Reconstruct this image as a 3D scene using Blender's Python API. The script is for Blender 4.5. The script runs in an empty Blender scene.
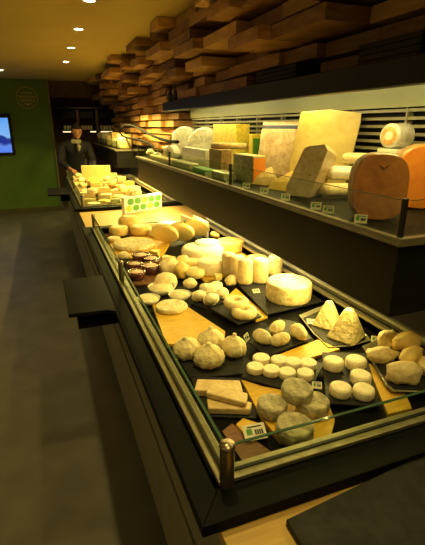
import bpy, bmesh, math, random
from mathutils import Vector, Matrix, noise
rnd = random.Random(7)
COL = bpy.context.scene.collection
PI = math.pi
# ------------------------------------------------------------------ camera
F, CX, CY = 424.0, 212.5, 272.5
PITCH, YAW, H = math.radians(19.05), math.radians(20.9), 1.6
cam_d = bpy.data.cameras.new('camera'); cam = bpy.data.objects.new('camera', cam_d); COL.objects.link(cam)
cam.location = (0, 0, H); cam.rotation_euler = (PI/2 - PITCH, 0, -YAW)
cam_d.sensor_fit = 'VERTICAL'; cam_d.sensor_height = 36; cam_d.lens = 36*F/545
cam_d.clip_start = .02; cam_d.clip_end = 60
bpy.context.scene.camera = cam
# survey helpers: where a sight line of the photograph meets a real surface (counter top, shelf, wall)
FW = (math.sin(YAW)*math.cos(PITCH), math.cos(YAW)*math.cos(PITCH), -math.sin(PITCH))
RT = (math.cos(YAW), -math.sin(YAW), 0)
UP = (math.sin(YAW)*math.sin(PITCH), math.cos(YAW)*math.sin(PITCH), math.cos(PITCH))
def ray(x, y):
    u = (x-CX)/F; v = -(y-CY)/F
    return Vector([FW[i]+u*RT[i]+v*UP[i] for i in range(3)])
def onz(x, y, z):
    r = ray(x, y); t = (z-H)/r[2]; return Vector((r[0]*t, r[1]*t, z))
def onx(x, y, X):
    r = ray(x, y); t = X/r[0]; return Vector((X, r[1]*t, H+r[2]*t))
def ony(x, y, Y):
    r = ray(x, y); t = Y/r[1]; return Vector((r[0]*t, Y, H+r[2]*t))
def size(p, px):                                     # metres for px pixels at p
    d = sum((p[i]-(0, 0, H)[i])*FW[i] for i in range(3)); return px*d/F
# ------------------------------------------------------------------ materials
def mat(name, c1, c2=None, scale=20, rough=.6, bump=0., bscale=None, metal=0., detail=4, stretch=(1, 1, 1), spec=.4, rand=0., emit=None, es=0, dist=0., sss=0., coat=0.):
    m = bpy.data.materials.new(name); m.use_nodes = True
    nt = m.node_tree; b = nt.nodes['Principled BSDF']
    b.inputs['Roughness'].default_value = rough; b.inputs['Metallic'].default_value = metal
    b.inputs['Specular IOR Level'].default_value = spec
    b.inputs['Coat Weight'].default_value = coat
    if sss:
        b.inputs['Subsurface Weight'].default_value = sss; b.inputs['Subsurface Radius'].default_value = (.02, .012, .005); b.inputs['Subsurface Scale'].default_value = .5
    tc = nt.nodes.new('ShaderNodeTexCoord'); mp = nt.nodes.new('ShaderNodeMapping'); mp.inputs['Scale'].default_value = stretch
    nt.links.new(tc.outputs['Object'], mp.inputs[0])
    n = nt.nodes.new('ShaderNodeTexNoise'); n.inputs['Scale'].default_value = scale; n.inputs['Detail'].default_value = detail; n.inputs['Distortion'].default_value = dist
    nt.links.new(mp.outputs[0], n.inputs['Vector'])
    if c2 is None: c2 = tuple(v*.8 for v in c1)
    r = nt.nodes.new('ShaderNodeValToRGB'); r.color_ramp.elements[0].position = .35; r.color_ramp.elements[1].position = .65
    r.color_ramp.elements[0].color = (*c2, 1); r.color_ramp.elements[1].color = (*c1, 1)
    nt.links.new(n.outputs['Fac'], r.inputs[0]); out = r.outputs[0]
    if rand:
        oi = nt.nodes.new('ShaderNodeObjectInfo'); hs = nt.nodes.new('ShaderNodeHueSaturation')
        mr = nt.nodes.new('ShaderNodeMapRange'); mr.inputs['To Min'].default_value = 1-rand; mr.inputs['To Max'].default_value = 1+rand*.8
        nt.links.new(oi.outputs['Random'], mr.inputs[0]); nt.links.new(mr.outputs[0], hs.inputs['Value']); nt.links.new(out, hs.inputs['Color']); out = hs.outputs[0]
    nt.links.new(out, b.inputs['Base Color'])
    if bump:
        bn = nt.nodes.new('ShaderNodeTexNoise'); bn.inputs['Scale'].default_value = bscale or scale*2; bn.inputs['Detail'].default_value = 3
        nt.links.new(mp.outputs[0], bn.inputs['Vector'])
        bp = nt.nodes.new('ShaderNodeBump'); bp.inputs['Strength'].default_value = bump; bp.inputs['Distance'].default_value = .01
        nt.links.new(bn.outputs['Fac'], bp.inputs['Height']); nt.links.new(bp.outputs[0], b.inputs['Normal'])
    if emit:
        b.inputs['Emission Color'].default_value = (*emit, 1); b.inputs['Emission Strength'].default_value = es
    return m
def glass_mat(name, tint, fac=.12, rough=.02):
    m = bpy.data.materials.new(name); m.use_nodes = True; nt = m.node_tree
    nt.nodes.remove(nt.nodes['Principled BSDF']); o = nt.nodes['Material Output']
    t = nt.nodes.new('ShaderNodeBsdfTransparent'); t.inputs[0].default_value = (*tint, 1)
    g = nt.nodes.new('ShaderNodeBsdfGlossy'); g.inputs['Roughness'].default_value = rough
    lw = nt.nodes.new('ShaderNodeLayerWeight'); lw.inputs[0].default_value = .5
    pw = nt.nodes.new('ShaderNodeMath'); pw.operation = 'POWER'; pw.inputs[1].default_value = 4; nt.links.new(lw.outputs['Facing'], pw.inputs[0])
    fr = nt.nodes.new('ShaderNodeMath'); fr.operation = 'MULTIPLY_ADD'; fr.inputs[1].default_value = .45; fr.inputs[2].default_value = .035; nt.links.new(pw.outputs[0], fr.inputs[0])
    mx = nt.nodes.new('ShaderNodeMixShader')
    nt.links.new(fr.outputs[0], mx.inputs[0]); nt.links.new(t.outputs[0], mx.inputs[1]); nt.links.new(g.outputs[0], mx.inputs[2]); nt.links.new(mx.outputs[0], o.inputs[0])
    return m
M = {}
M['ceiling'] = mat('ceiling', (.58, .46, .15), (.55, .43, .14), 2, .9)
M['green'] = mat('green', (.11, .20, .026), (.095, .175, .022), 3, .55)
M['floor'] = mat('floor', (.125, .115, .085), (.095, .086, .064), 5, .45, .05, 30, detail=8)
M['dark_wall'] = mat('dark_wall', (.06, .035, .015), (.04, .025, .012), 8, .8)
M['brown_wall'] = mat('brown_wall', (.13, .075, .035), (.09, .05, .022), 8, .8)
M['edge'] = mat('pale_corner_edge', (.24, .20, .09), None, 5, .6)
M['base'] = mat('baseboard', (.10, .09, .03), None, 5, .6)
M['timber'] = mat('timber', (.40, .215, .075), (.27, .13, .04), 9, .6, .15, 60, stretch=(1, 1, 6), rand=.42, dist=1)
M['timber2'] = mat('timber_pale', (.62, .37, .13), (.50, .28, .09), 9, .6, .15, 60, stretch=(1, 1, 6), rand=.2, dist=1)
M['timberd'] = mat('timber_dark', (.045, .03, .02), (.03, .02, .013), 9, .7, rand=.3)
M['black'] = mat('black_laminate', (.006, .0055, .005), (.004, .004, .004), 15, .55, spec=.08)
M['blackm'] = mat('black_metal', (.016, .015, .015), (.012, .011, .011), 15, .4, spec=.3)
M['boxf'] = mat('black_fascia', (.011, .010, .009), (.008, .008, .007), 15, .5, spec=.12)
M['panel'] = mat('taupe_panel', (.24, .21, .14), (.21, .185, .125), 4, .45)
M['kick'] = mat('kick', (.03, .028, .022), None, 4, .7)
M['steel'] = mat('brushed_steel', (.46, .40, .25), (.36, .31, .19), 40, .38, metal=.75, stretch=(1, 1, 1))
M['steel2'] = mat('brushed_post', (.34, .28, .2), (.24, .19, .13), 60, .3, metal=.9, stretch=(1, 1, .1))
M['slate'] = mat('slate', (.026, .026, .023), (.014, .014, .013), 30, .6, .2, 60, spec=.2)
M['woodc'] = mat('pale_counter_wood', (.62, .40, .11), (.50, .31, .08), 8, .5, .05, 40, stretch=(.6, 12, 1), dist=.6)
M['board'] = mat('yellow_board', (.72, .45, .045), (.60, .35, .035), 10, .5, .05, 40, stretch=(2, 8, 1))
M['boardb'] = mat('brown_board', (.22, .10, .04), (.14, .06, .025), 16, .5, .1, 40, stretch=(2, 10, 1))
M['cream'] = mat('cream_rind', (.88, .74, .42), (.74, .56, .25), 45, .62, .35, 90, sss=.15)
M['white'] = mat('white_rind', (.93, .85, .58), (.82, .70, .42), 60, .6, .3, 140, sss=.15)
M['bloomy'] = mat('bloomy_rind', (.86, .75, .42), (.62, .48, .20), 38, .75, .7, 70, sss=.1)
M['grey'] = mat('grey_mould_rind', (.58, .51, .29), (.26, .23, .13), 42, .85, .9, 60, detail=8)
M['yellowc'] = mat('yellow_cheese', (.84, .62, .20), (.72, .48, .12), 25, .5, .2, 60, sss=.15)
M['butter'] = mat('butter_cheese', (.90, .72, .30), (.86, .66, .24), 14, .4, .1, 60, sss=.2, coat=.3)
M['sand'] = mat('sand_cheese', (.78, .60, .29), (.60, .42, .17), 28, .6, .4, 60)
M['orange'] = mat('orange_cheese', (.50, .20, .035), (.36, .12, .02), 12, .3, .5, 18, coat=.8, dist=1)
M['wedgey'] = mat('wrapped_yellow_cheese', (.86, .68, .26), (.74, .55, .17), 9, .3, .6, 14, coat=.8, dist=1)
M['speck'] = mat('speckled_cheese', (.72, .56, .31), (.58, .43, .21), 40, .45, .5, 35, coat=.5)
M['orangeb'] = mat('bright_orange_cheese', (.85, .30, .03), (.75, .22, .02), 12, .4, coat=.5)
M['rindb'] = mat('brown_rind', (.40, .25, .09), (.24, .14, .05), 40, .7, .6, 60)
M['marble'] = mat('marbled_cheese', (.55, .50, .26), (.22, .25, .12), 55, .5, .2, 60, coat=.3)
M['film'] = mat('plastic_film', (.80, .78, .68), (.55, .52, .42), 22, .15, .9, 25, coat=1, spec=.8)
M['paper'] = mat('parchment_bag', (.74, .58, .38), (.56, .38, .22), 14, .35, 1., 16, coat=.6, dist=1.5)
M['navy'] = mat('navy_stripe', (.02, .03, .12), None, 10, .5)
M['yellowp'] = mat('yellow_pack', (.85, .68, .10), (.62, .50, .05), 45, .4, .2, 30, coat=.15)
M['whitep'] = mat('white_pack', (.88, .85, .76), (.80, .76, .66), 30, .35, .1, coat=.4)
M['greenp'] = mat('green_mark', (.08, .26, .03), (.10, .30, .05), 30, .5)
M['lime'] = mat('lime_mark', (.52, .55, .08), None, 30, .5)
M['card'] = mat('card', (.75, .70, .52), (.7, .65, .48), 30, .6)
M['ink'] = mat('ink', (.02, .02, .02), None, 30, .6)
M['ramekin'] = mat('brown_glaze', (.10, .025, .012), (.06, .014, .008), 30, .15, coat=1)
M['pinkc'] = mat('pink_cream', (.78, .55, .36), (.66, .42, .26), 40, .5)
M['bowl'] = mat('clear_bowl', (.75, .70, .50), (.66, .62, .44), 30, .12, coat=1)
M['labelo'] = mat('orange_label', (.75, .32, .08), (.85, .55, .25), 60, .4)
M['tvb'] = mat('tv_frame', (.008, .008, .01), None, 10, .25)
M['glass'] = glass_mat('glass', (.90, .95, .88)); M['glassd'] = glass_mat('shelf_glass', (.93, .96, .90))
M['gedge'] = mat('glass_edge', (.06, .12, .07), (.05, .10, .06), 10, .15, coat=1)
M['skin'] = mat('skin', (.42, .21, .11), (.38, .18, .09), 20, .5)
M['hair'] = mat('hair', (.012, .009, .007), None, 60, .6)
M['jacket'] = mat('navy_jacket', (.009, .009, .014), (.006, .006, .010), 20, .8)
M['apron'] = mat('apron', (.06, .045, .03), None, 20, .8)
M['scarf'] = mat('pale_scarf', (.42, .38, .28), (.25, .24, .19), 30, .8)
M['trous'] = mat('dark_trousers', (.02, .02, .022), None, 20, .8)
M['bottle'] = mat('bottle_glass', (.05, .03, .012), (.03, .018, .01), 10, .12, coat=1)
M['blabel'] = mat('bottle_label', (.75, .66, .42), None, 10, .6)
M['led'] = mat('led', (1, .9, .6), None, 1, .5, emit=(1, .72, .38), es=1.6)
M['btop'] = mat('pale_back_top', (.62, .58, .40), (.56, .52, .36), 10, .5)
M['lip'] = mat('shelf_lip', (.22, .19, .13), (.18, .155, .105), 30, .45, metal=.3)
M['blackrod'] = mat('matt_black', (.006, .006, .006), None, 5, .8, spec=.05)
M['tin'] = mat('tray_metal', (.34, .32, .24), (.28, .26, .19), 30, .35, metal=.5)
M['tube'] = mat('tube', (1, .9, .6), None, 1, .5, emit=(1, .85, .45), es=14)
M['spot'] = mat('spot', (1, .9, .7), None, 1, .5, emit=(1, .85, .55), es=30)
M['head'] = mat('header_panel', (.30, .30, .13), (.27, .27, .11), 3, .5)
M['slatm'] = mat('grille_slat', (.26, .24, .15), (.22, .20, .12), 10, .4)
M['dark'] = mat('dark_void', (.01, .009, .007), None, 10, .8)
M['gold'] = mat('gold_print', (.42, .33, .06), (.34, .26, .05), 30, .5)
# television picture: sky blue over a dark hillside
tvm = bpy.data.materials.new('tv_picture'); tvm.use_nodes = True; nt = tvm.node_tree; b = nt.nodes['Principled BSDF']
tc = nt.nodes.new('ShaderNodeTexCoord'); sp = nt.nodes.new('ShaderNodeSeparateXYZ'); nt.links.new(tc.outputs['Object'], sp.inputs[0])
nz = nt.nodes.new('ShaderNodeTexNoise'); nz.inputs['Scale'].default_value = 3; nt.links.new(tc.outputs['Object'], nz.inputs['Vector'])
ad = nt.nodes.new('ShaderNodeMath'); ad.operation = 'MULTIPLY_ADD'; ad.inputs[1].default_value = .35; nt.links.new(nz.outputs['Fac'], ad.inputs[0]); nt.links.new(sp.outputs['Z'], ad.inputs[2])
mr = nt.nodes.new('ShaderNodeMapRange'); mr.inputs['From Min'].default_value = -.12; mr.inputs['From Max'].default_value = .48; nt.links.new(ad.outputs[0], mr.inputs[0])
rp = nt.nodes.new('ShaderNodeValToRGB'); e = rp.color_ramp.elements
e[0].color = (.08, .2, .9, 1); e[1].color = (.12, .40, 1, 1); e[1].position = 1
for p_, c_ in ((.28, (.14, .3, .95, 1)), (.38, (.01, .03, .30, 1)), (.58, (.01, .04, .32, 1)), (.66, (.25, .55, 1, 1))):
    q = e.new(p_); q.color = c_
nt.links.new(mr.outputs[0], rp.inputs[0]); nt.links.new(rp.outputs[0], b.inputs['Emission Color']); b.inputs['Emission Strength'].default_value = .9
b.inputs['Base Color'].default_value = (.01, .01, .02, 1)
M['tv'] = tvm
# ------------------------------------------------------------------ builders
def obj(name, bm, m, parent=None, base=None, smooth=False, bevel=0., sub=0):
    """link bm (world coordinates) as one mesh object; its origin is the parent's place, or base"""
    o0 = Vector(parent['_w']) if parent is not None else Vector(base if base is not None else (0, 0, 0))
    bmesh.ops.recalc_face_normals(bm, faces=bm.faces)
    bmesh.ops.translate(bm, verts=bm.verts, vec=-o0)
    me = bpy.data.meshes.new(name); bm.to_mesh(me); bm.free()
    for mm in (m if isinstance(m, (list, tuple)) else [m]): me.materials.append(M[mm] if isinstance(mm, str) else mm)
    if smooth:
        for p in me.polygons: p.use_smooth = True
    o = bpy.data.objects.new(name, me); COL.objects.link(o)
    if parent is not None: o.parent = parent
    else: o.location = o0
    o['_w'] = tuple(o0)
    if bevel:
        md = o.modifiers.new('bevel', 'BEVEL'); md.width = bevel; md.segments = 2; md.limit_method = 'ANGLE'; md.angle_limit = .7
    if sub:
        md = o.modifiers.new('sub', 'SUBSURF'); md.levels = sub; md.render_levels = sub
    return o
def tag(o, label, cat, group=None):
    o['label'] = label; o['category'] = cat
    if group: o['group'] = group
    return o
def thing(name, label, cat, loc, group=None):
    o = bpy.data.objects.new(name, None); COL.objects.link(o); o.location = loc; o['_w'] = tuple(loc); o.empty_display_size = .05
    return tag(o, label, cat, group)
def struct(name, bm, m, parent=None, **k):
    o = obj(name, bm, m, parent, **k)
    o['kind'] = 'structure'
    return o
def BM(): return bmesh.new()
def box(bm, x0, x1, y0, y1, z0, z1, mi=0):
    v = [bm.verts.new((x, y, z)) for z in (z0, z1) for x, y in ((x0, y0), (x1, y0), (x1, y1), (x0, y1))]
    for f in ((0, 3, 2, 1), (4, 5, 6, 7), (0, 1, 5, 4), (1, 2, 6, 5), (2, 3, 7, 6), (3, 0, 4, 7)):
        bm.faces.new([v[i] for i in f]).material_index = mi
    return bm
def prism(bm, pts, z0, z1, mi=0):
    a = [bm.verts.new((p[0], p[1], z0)) for p in pts]; b_ = [bm.verts.new((p[0], p[1], z1)) for p in pts]; n = len(pts)
    bm.faces.new(a[::-1]).material_index = mi; bm.faces.new(b_).material_index = mi
    for i in range(n): bm.faces.new((a[i], a[(i+1) % n], b_[(i+1) % n], b_[i])).material_index = mi
    return bm
def hull(bm, pts, mi=0):
    v = [bm.verts.new(p) for p in pts]
    r = bmesh.ops.convex_hull(bm, input=v)
    for f in bm.faces: f.material_index = mi
    return bm
def lathe(bm, prof, c, n=28, fn=None, rot=None, mi=0):
    """prof [(r,z)] about the vertical through c; fn(angle)->radius factor; rot 3x3"""
    rings = []; c = Vector(c)
    for r, z in prof:
        if r < 1e-5:
            p = Vector((0, 0, z)); p = rot @ p if rot else p; rings.append([bm.verts.new(c+p)]); continue
        ring = []
        for i in range(n):
            a = 2*PI*i/n; k = fn(a, z) if fn else 1
            p = Vector((r*k*math.cos(a), r*k*math.sin(a), z)); p = rot @ p if rot else p
            ring.append(bm.verts.new(c+p))
        rings.append(ring)
    for A, B in zip(rings, rings[1:]):
        for i in range(n):
            j = (i+1) % n
            if len(A) == 1 and len(B) == 1: continue
            if len(A) == 1: f = bm.faces.new((A[0], B[i], B[j]))
            elif len(B) == 1: f = bm.faces.new((A[i], A[j], B[0]))
            else: f = bm.faces.new((A[i], A[j], B[j], B[i]))
            f.material_index = mi
    return bm
def tube(bm, pts, r, n=8, cap=True):
    pts = [Vector(p) for p in pts]; rings = []
    for i, p in enumerate(pts):
        d = (pts[min(i+1, len(pts)-1)]-pts[max(i-1, 0)]).normalized()
        a = d.cross(Vector((0, 0, 1)))
        if a.length < .01: a = d.cross(Vector((1, 0, 0)))
        a.normalize(); b_ = d.cross(a)
        rr = r[i] if isinstance(r, (list, tuple)) else r
        rings.append([bm.verts.new(p+rr*(math.cos(2*PI*k/n)*a+math.sin(2*PI*k/n)*b_)) for k in range(n)])
    for A, B in zip(rings, rings[1:]):
        for i in range(n): bm.faces.new((A[i], A[(i+1) % n], B[(i+1) % n], B[i]))
    if cap: bm.faces.new(rings[0][::-1]); bm.faces.new(rings[-1])
    return bm
def rough_up(bm, amt, sc=18, seed=0):
    s = Vector((seed*3.1, seed*1.7, seed*.9))
    bm.normal_update()
    for v in bm.verts:
        v.co += v.normal*amt*noise.noise(v.co*sc+s)
    return bm
seed_i = [0]
def wheel_bm(c, r, h, round_=.3, n=32, rot=None, hole=0., rough=.02, bulge=.02, fn=None):
    """a pressed cheese: flat-ish faces, soft shoulders"""
    e = min(h*round_, r*.4); seed_i[0] += 1; s = seed_i[0]
    prof = []
    if hole: prof += [(hole, h*.5), (hole, h*.18), (hole*1.25, h*.02)]
    else: prof += [(0, 0), (r*.5, 0)]
    for k in range(5): a = PI/2*k/4; prof.append((r-e+e*math.sin(a), e-e*math.cos(a)))
    prof.append((r*(1+bulge), h*.5))
    for k in range(5): a = PI/2*k/4; prof.append((r-e+e*math.cos(a), h-e+e*math.sin(a)))
    if hole: prof += [(hole*1.35, h*.99), (hole, h*.86), (hole, h*.5)]
    else: prof += [(r*.6, h*1.01), (r*.3, h*1.005), (0, h)]
    ph = rnd.random()*6
    f2 = fn or (lambda a, z: 1+rough*math.sin(2*a+ph)+rough*.6*math.sin(3*a+ph*2))
    bm = lathe(BM(), prof, c, n, f2, rot)
    if hole: bmesh.ops.remove_doubles(bm, verts=bm.verts, dist=1e-5)
    return bm
def tilt(ax, deg, az=0):
    return Matrix.Rotation(math.radians(az), 3, 'Z') @ Matrix.Rotation(math.radians(deg), 3, ax)
def wheel(name, label, m, px, py, wpx, hpx, z, cat='cheese', group=None, rot=None, hole=0, roughy=0., **k):
    """px,py: centre of the base where it stands on height z; wpx,hpx: seen width and side height"""
    p = onz(px, py, z); r = size(p, wpx)/2; h = size(p, hpx)/1.0
    bm = wheel_bm(p, r, h, rot=rot, hole=hole*r, **k)
    if roughy: rough_up(bm, roughy*r, 2.2/r, seed_i[0])
    return tag(obj(name, bm, m, base=p, smooth=True), label, cat, group)
def lump_bm(c, rx, ry, rz, az=0, amt=.10, sc=1.5, pinch=0., sub=3):
    bm = BM(); bmesh.ops.create_icosphere(bm, subdivisions=sub, radius=1); seed_i[0] += 1
    s = Vector((seed_i[0]*2.3, 1.1, seed_i[0]))
    for v in bm.verts:
        d = v.co.copy(); k = 1+amt*noise.noise(d*sc+s)+amt*.4*noise.noise(d*sc*3+s)
        z = max(d.z, -.72)
        v.co = Vector((d.x*rx*k*(1-pinch*d.x), d.y*ry*k*(1-pinch*d.x), z*rz*k))
    mz = min(v.co.z for v in bm.verts)
    R = Matrix.Rotation(az, 3, 'Z')
    for v in bm.verts: v.co = R @ v.co + Vector((c[0], c[1], c[2]-mz))
    return bm
def lump(name, label, m, px, py, wpx, dpx, hpx, z, az=0, cat='cheese', group=None, **k):
    p = onz(px, py, z); a = size(p, wpx)/2; b_ = size(p, dpx)/2; h = size(p, hpx)/1.6
    return tag(obj(name, lump_bm(p, a, b_, h, az, **k), m, base=p, smooth=True), label, cat, group)
# ------------------------------------------------------------------ setting
XW = 1.62
struct('floor', box(BM(), -3.6, XW+.3, -2.5, 10.6, -.08, 0), 'floor')
struct('ceiling', box(BM(), -3.6, XW+.3, -2.5, 10.6, 2.4, 2.5), 'ceiling')
struct('wall_back', box(BM(), -3.6, .2, 9.0, 9.2, 0, 2.4), 'green')
struct('wall_recess', box(BM(), .2, XW+.2, 10.3, 10.5, 0, 2.4), 'brown_wall')
struct('wall_recess_side', box(BM(), .05, .2, 9.2, 10.3, 0, 2.4), 'brown_wall')
struct('wall_right', box(BM(), XW, XW+.15, -1.5, 10.3, 0, 2.4), 'dark_wall')
struct('baseboard_back', box(BM(), -3.6, .2, 8.975, 9.0, 0, .09), 'base')
struct('trim_1', box(BM(), .185, .21, 8.975, 9.0, 0, 2.4), 'edge')
struct('trim_2', box(BM(), .215, XW, 9.05, 9.2, 2.12, 2.4), 'brown_wall')
# emblem on the green wall
t = thing('wall_emblem', 'faint round gold printed emblem high on the green wall', 'emblem', (-.18, 8.99, 2.09))
bm = BM()
for k in range(40):
    a0, a1 = 2*PI*k/40, 2*PI*(k+1)/40
    pts = []
    for a, r in ((a0, .172), (a1, .172), (a1, .185), (a0, .185)):
        pts.append((-.18+r*math.cos(a), 2.09+r*math.sin(a)))
    A = [bm.verts.new((x, 8.998, z)) for x, z in pts]; B = [bm.verts.new((x, 8.99, z)) for x, z in pts]
    bm.faces.new(B)
    for i in range(4): bm.faces.new((A[i], A[(i+1) % 4], B[(i+1) % 4], B[i]))
obj('ring', bm, 'gold', t)
for zz, w, n_, hh in ((2.17, .10, 6, .03), (2.105, .155, 8, .036), (2.045, .135, 6, .05)):
    bm = BM()
    for i in range(n_):
        x = -.18-w+2*w*(i+.5)/n_; box(bm, x-w/n_*.6, x+w/n_*.6, 8.99, 8.998, zz-hh/2, zz+hh/2)
    obj('lettering', bm, 'gold', t)
bm = BM()
for dx, dz, s_ in ((0, 1.975, .028), (-.05, 1.985, .018), (.05, 1.985, .018)):
    pts = [(-.18+dx+s_*(1 if i % 2 == 0 else .45)*math.sin(PI*i/5), dz+s_*(1 if i % 2 == 0 else .45)*math.cos(PI*i/5)) for i in range(10)]
    A = [bm.verts.new((x, 8.998, z)) for x, z in pts]; B = [bm.verts.new((x, 8.989, z)) for x, z in pts]
    bm.faces.new(B)
    for i in range(10): bm.faces.new((A[i], A[(i+1) % 10], B[(i+1) % 10], B[i]))
obj('star', bm, 'labelo', t)
# television
t = thing('television', 'black flat television showing a blue picture, mounted on the green wall', 'television', (-1.05, 8.98, 1.4))
TV0, TV1, TZ0, TZ1 = -1.68, -.50, 1.09, 1.81
obj('casing', box(BM(), TV0, TV1, 8.90, 8.95, TZ0, TZ1), 'tvb', t, bevel=.012)
obj('screen', box(BM(), TV0+.05, TV1-.05, 8.894, 8.905, TZ0+.05, TZ1-.07), 'tv', t)
obj('wall_mount', box(BM(), -1.25, -.85, 8.95, 9.0, 1.3, 1.55), 'tvb', t)
# downlights
for i, (x, y) in enumerate([(.40, 3.36), (.40, 4.31), (.40, 5.31), (.40, 6.43), (-.47, 7.70)]):
    lb = ['second row start: small round recessed spotlight at the top edge above the counter', 'largest fully visible recessed spotlight over the aisle, beside the timber blocks', 'middle recessed spotlight of the three in a line over the aisle', 'smallest and farthest recessed spotlight of the three in a line over the aisle', 'recessed spotlight standing apart, above the television'][i]
    if i == 0: lb = 'recessed spotlight cut by the top edge of the photo'
    t = thing('recessed_spotlight', lb, 'ceiling light', (x, y, 2.4), 'recessed ceiling spotlights')
    obj('rim', lathe(BM(), [(.036, 2.402), (.036, 2.394), (.052, 2.394), (.052, 2.402)], (x, y, 0), 24), 'whitep', t, smooth=False)
    obj('lamp', lathe(BM(), [(0, 2.397), (.035, 2.397), (.035, 2.401), (0, 2.401)], (x, y, 0), 24), 'spot', t)
# ------------------------------------------------------------------ base cabinets and wooden counter
def cabinet(y0, y1, joints, label, first):
    t = thing('base_cabinet', label, 'cabinet', (.3, (y0+y1)/2, 0), 'taupe base cabinets')
    obj('carcass', box(BM(), .285, XW-.005, y0, y1, .10, .795), 'kick', t)
    obj('plinth', box(BM(), .33, XW-.005, y0, y1, 0, .10), 'kick', t)
    ys = [y0]+joints+[y1]
    for a, b_ in zip(ys, ys[1:]):
        d = obj('drawer_front', box(BM(), .262, .284, a+.003, b_-.003, .52, .79), 'panel', t, bevel=.002)
        d = obj('lower_front', box(BM(), .262, .284, a+.003, b_-.003, .105, .497), 'panel', t, bevel=.002)
        obj('edge_strip', box(BM(), .259, .284, a+.004, b_-.004, .499, .503), 'steel', d)
cabinet(.62, 3.37, [1.25, 1.90, 2.60], 'long taupe base cabinet with flush fronts under the nearest cheese case', 1)
cabinet(3.38, 7.1, [4.2, 5.1, 6.1], 'taupe base cabinet under the farther cheese case', 2)
# near wooden counter
t = thing('wooden_counter', 'pale wooden counter at the near end of the cheese case', 'counter', (.9, .2, 0))
obj('worktop', box(BM(), .245, XW-.005, -.5, .615, .79, .82), 'woodc', t, bevel=.002)
obj('end_panel', box(BM(), .285, XW-.005, -.5, .615, 0, .79), 'boardb', t)
t = tag(obj('wooden_worktop', box(BM(), .245, XW-.005, 3.38, 4.21, .797, .82), 'woodc', base=(.9, 3.8, .797)), 'pale wooden worktop between the near and the far cheese case', 'worktop')
# slate board on the near counter
c0 = onz(297, 524, .836); c1 = onz(425, 449, .836)
bm = prism(BM(), [(.375, .56), (.37, .08), (1.15, .06), (1.16, .60), (.78, .60)], .8205, .838)
tag(obj('slate_board', bm, 'slate', base=(.7, .35, .82), bevel=.003), 'large black slate board lying on the pale wooden counter in front', 'board')
# side shelf for baskets
bm = BM()
pts = [(.02, 1.73), (.02, 2.18), (.21, 2.14), (.21, 1.66)]
prism(bm, [(.015, 1.735), (.012, 2.19), (.23, 2.19), (.23, 1.66), (.205, 1.70), (.17, 1.725)], .835, .852)
t = thing('bag_shelf', 'small black bag shelf sticking out of the near case into the aisle', 'shelf', (.12, 1.95, .8))
obj('tray', bm, 'black', t, bevel=.002)
bm = box(BM(), .05, .262, 1.76, 2.15, .765, .78)
obj('bracket', bm, 'black', t)
obj('bracket_arm', box(BM(), .12, .262, 1.93, 1.97, .779, .836), 'black', t)
t2 = thing('bag_shelf', 'small black bag shelf beside the far cheese case near the green wall', 'shelf', (.12, 5.3, .8))
obj('tray', prism(BM(), [(-.02, 5.25), (-.02, 5.85), (.21, 5.85), (.21, 5.2), (.15, 5.24)], .835, .852), 'black', t2, bevel=.002)
obj('bracket', box(BM(), .12, .262, 5.45, 5.55, .74, .836), 'black', t2)
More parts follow.
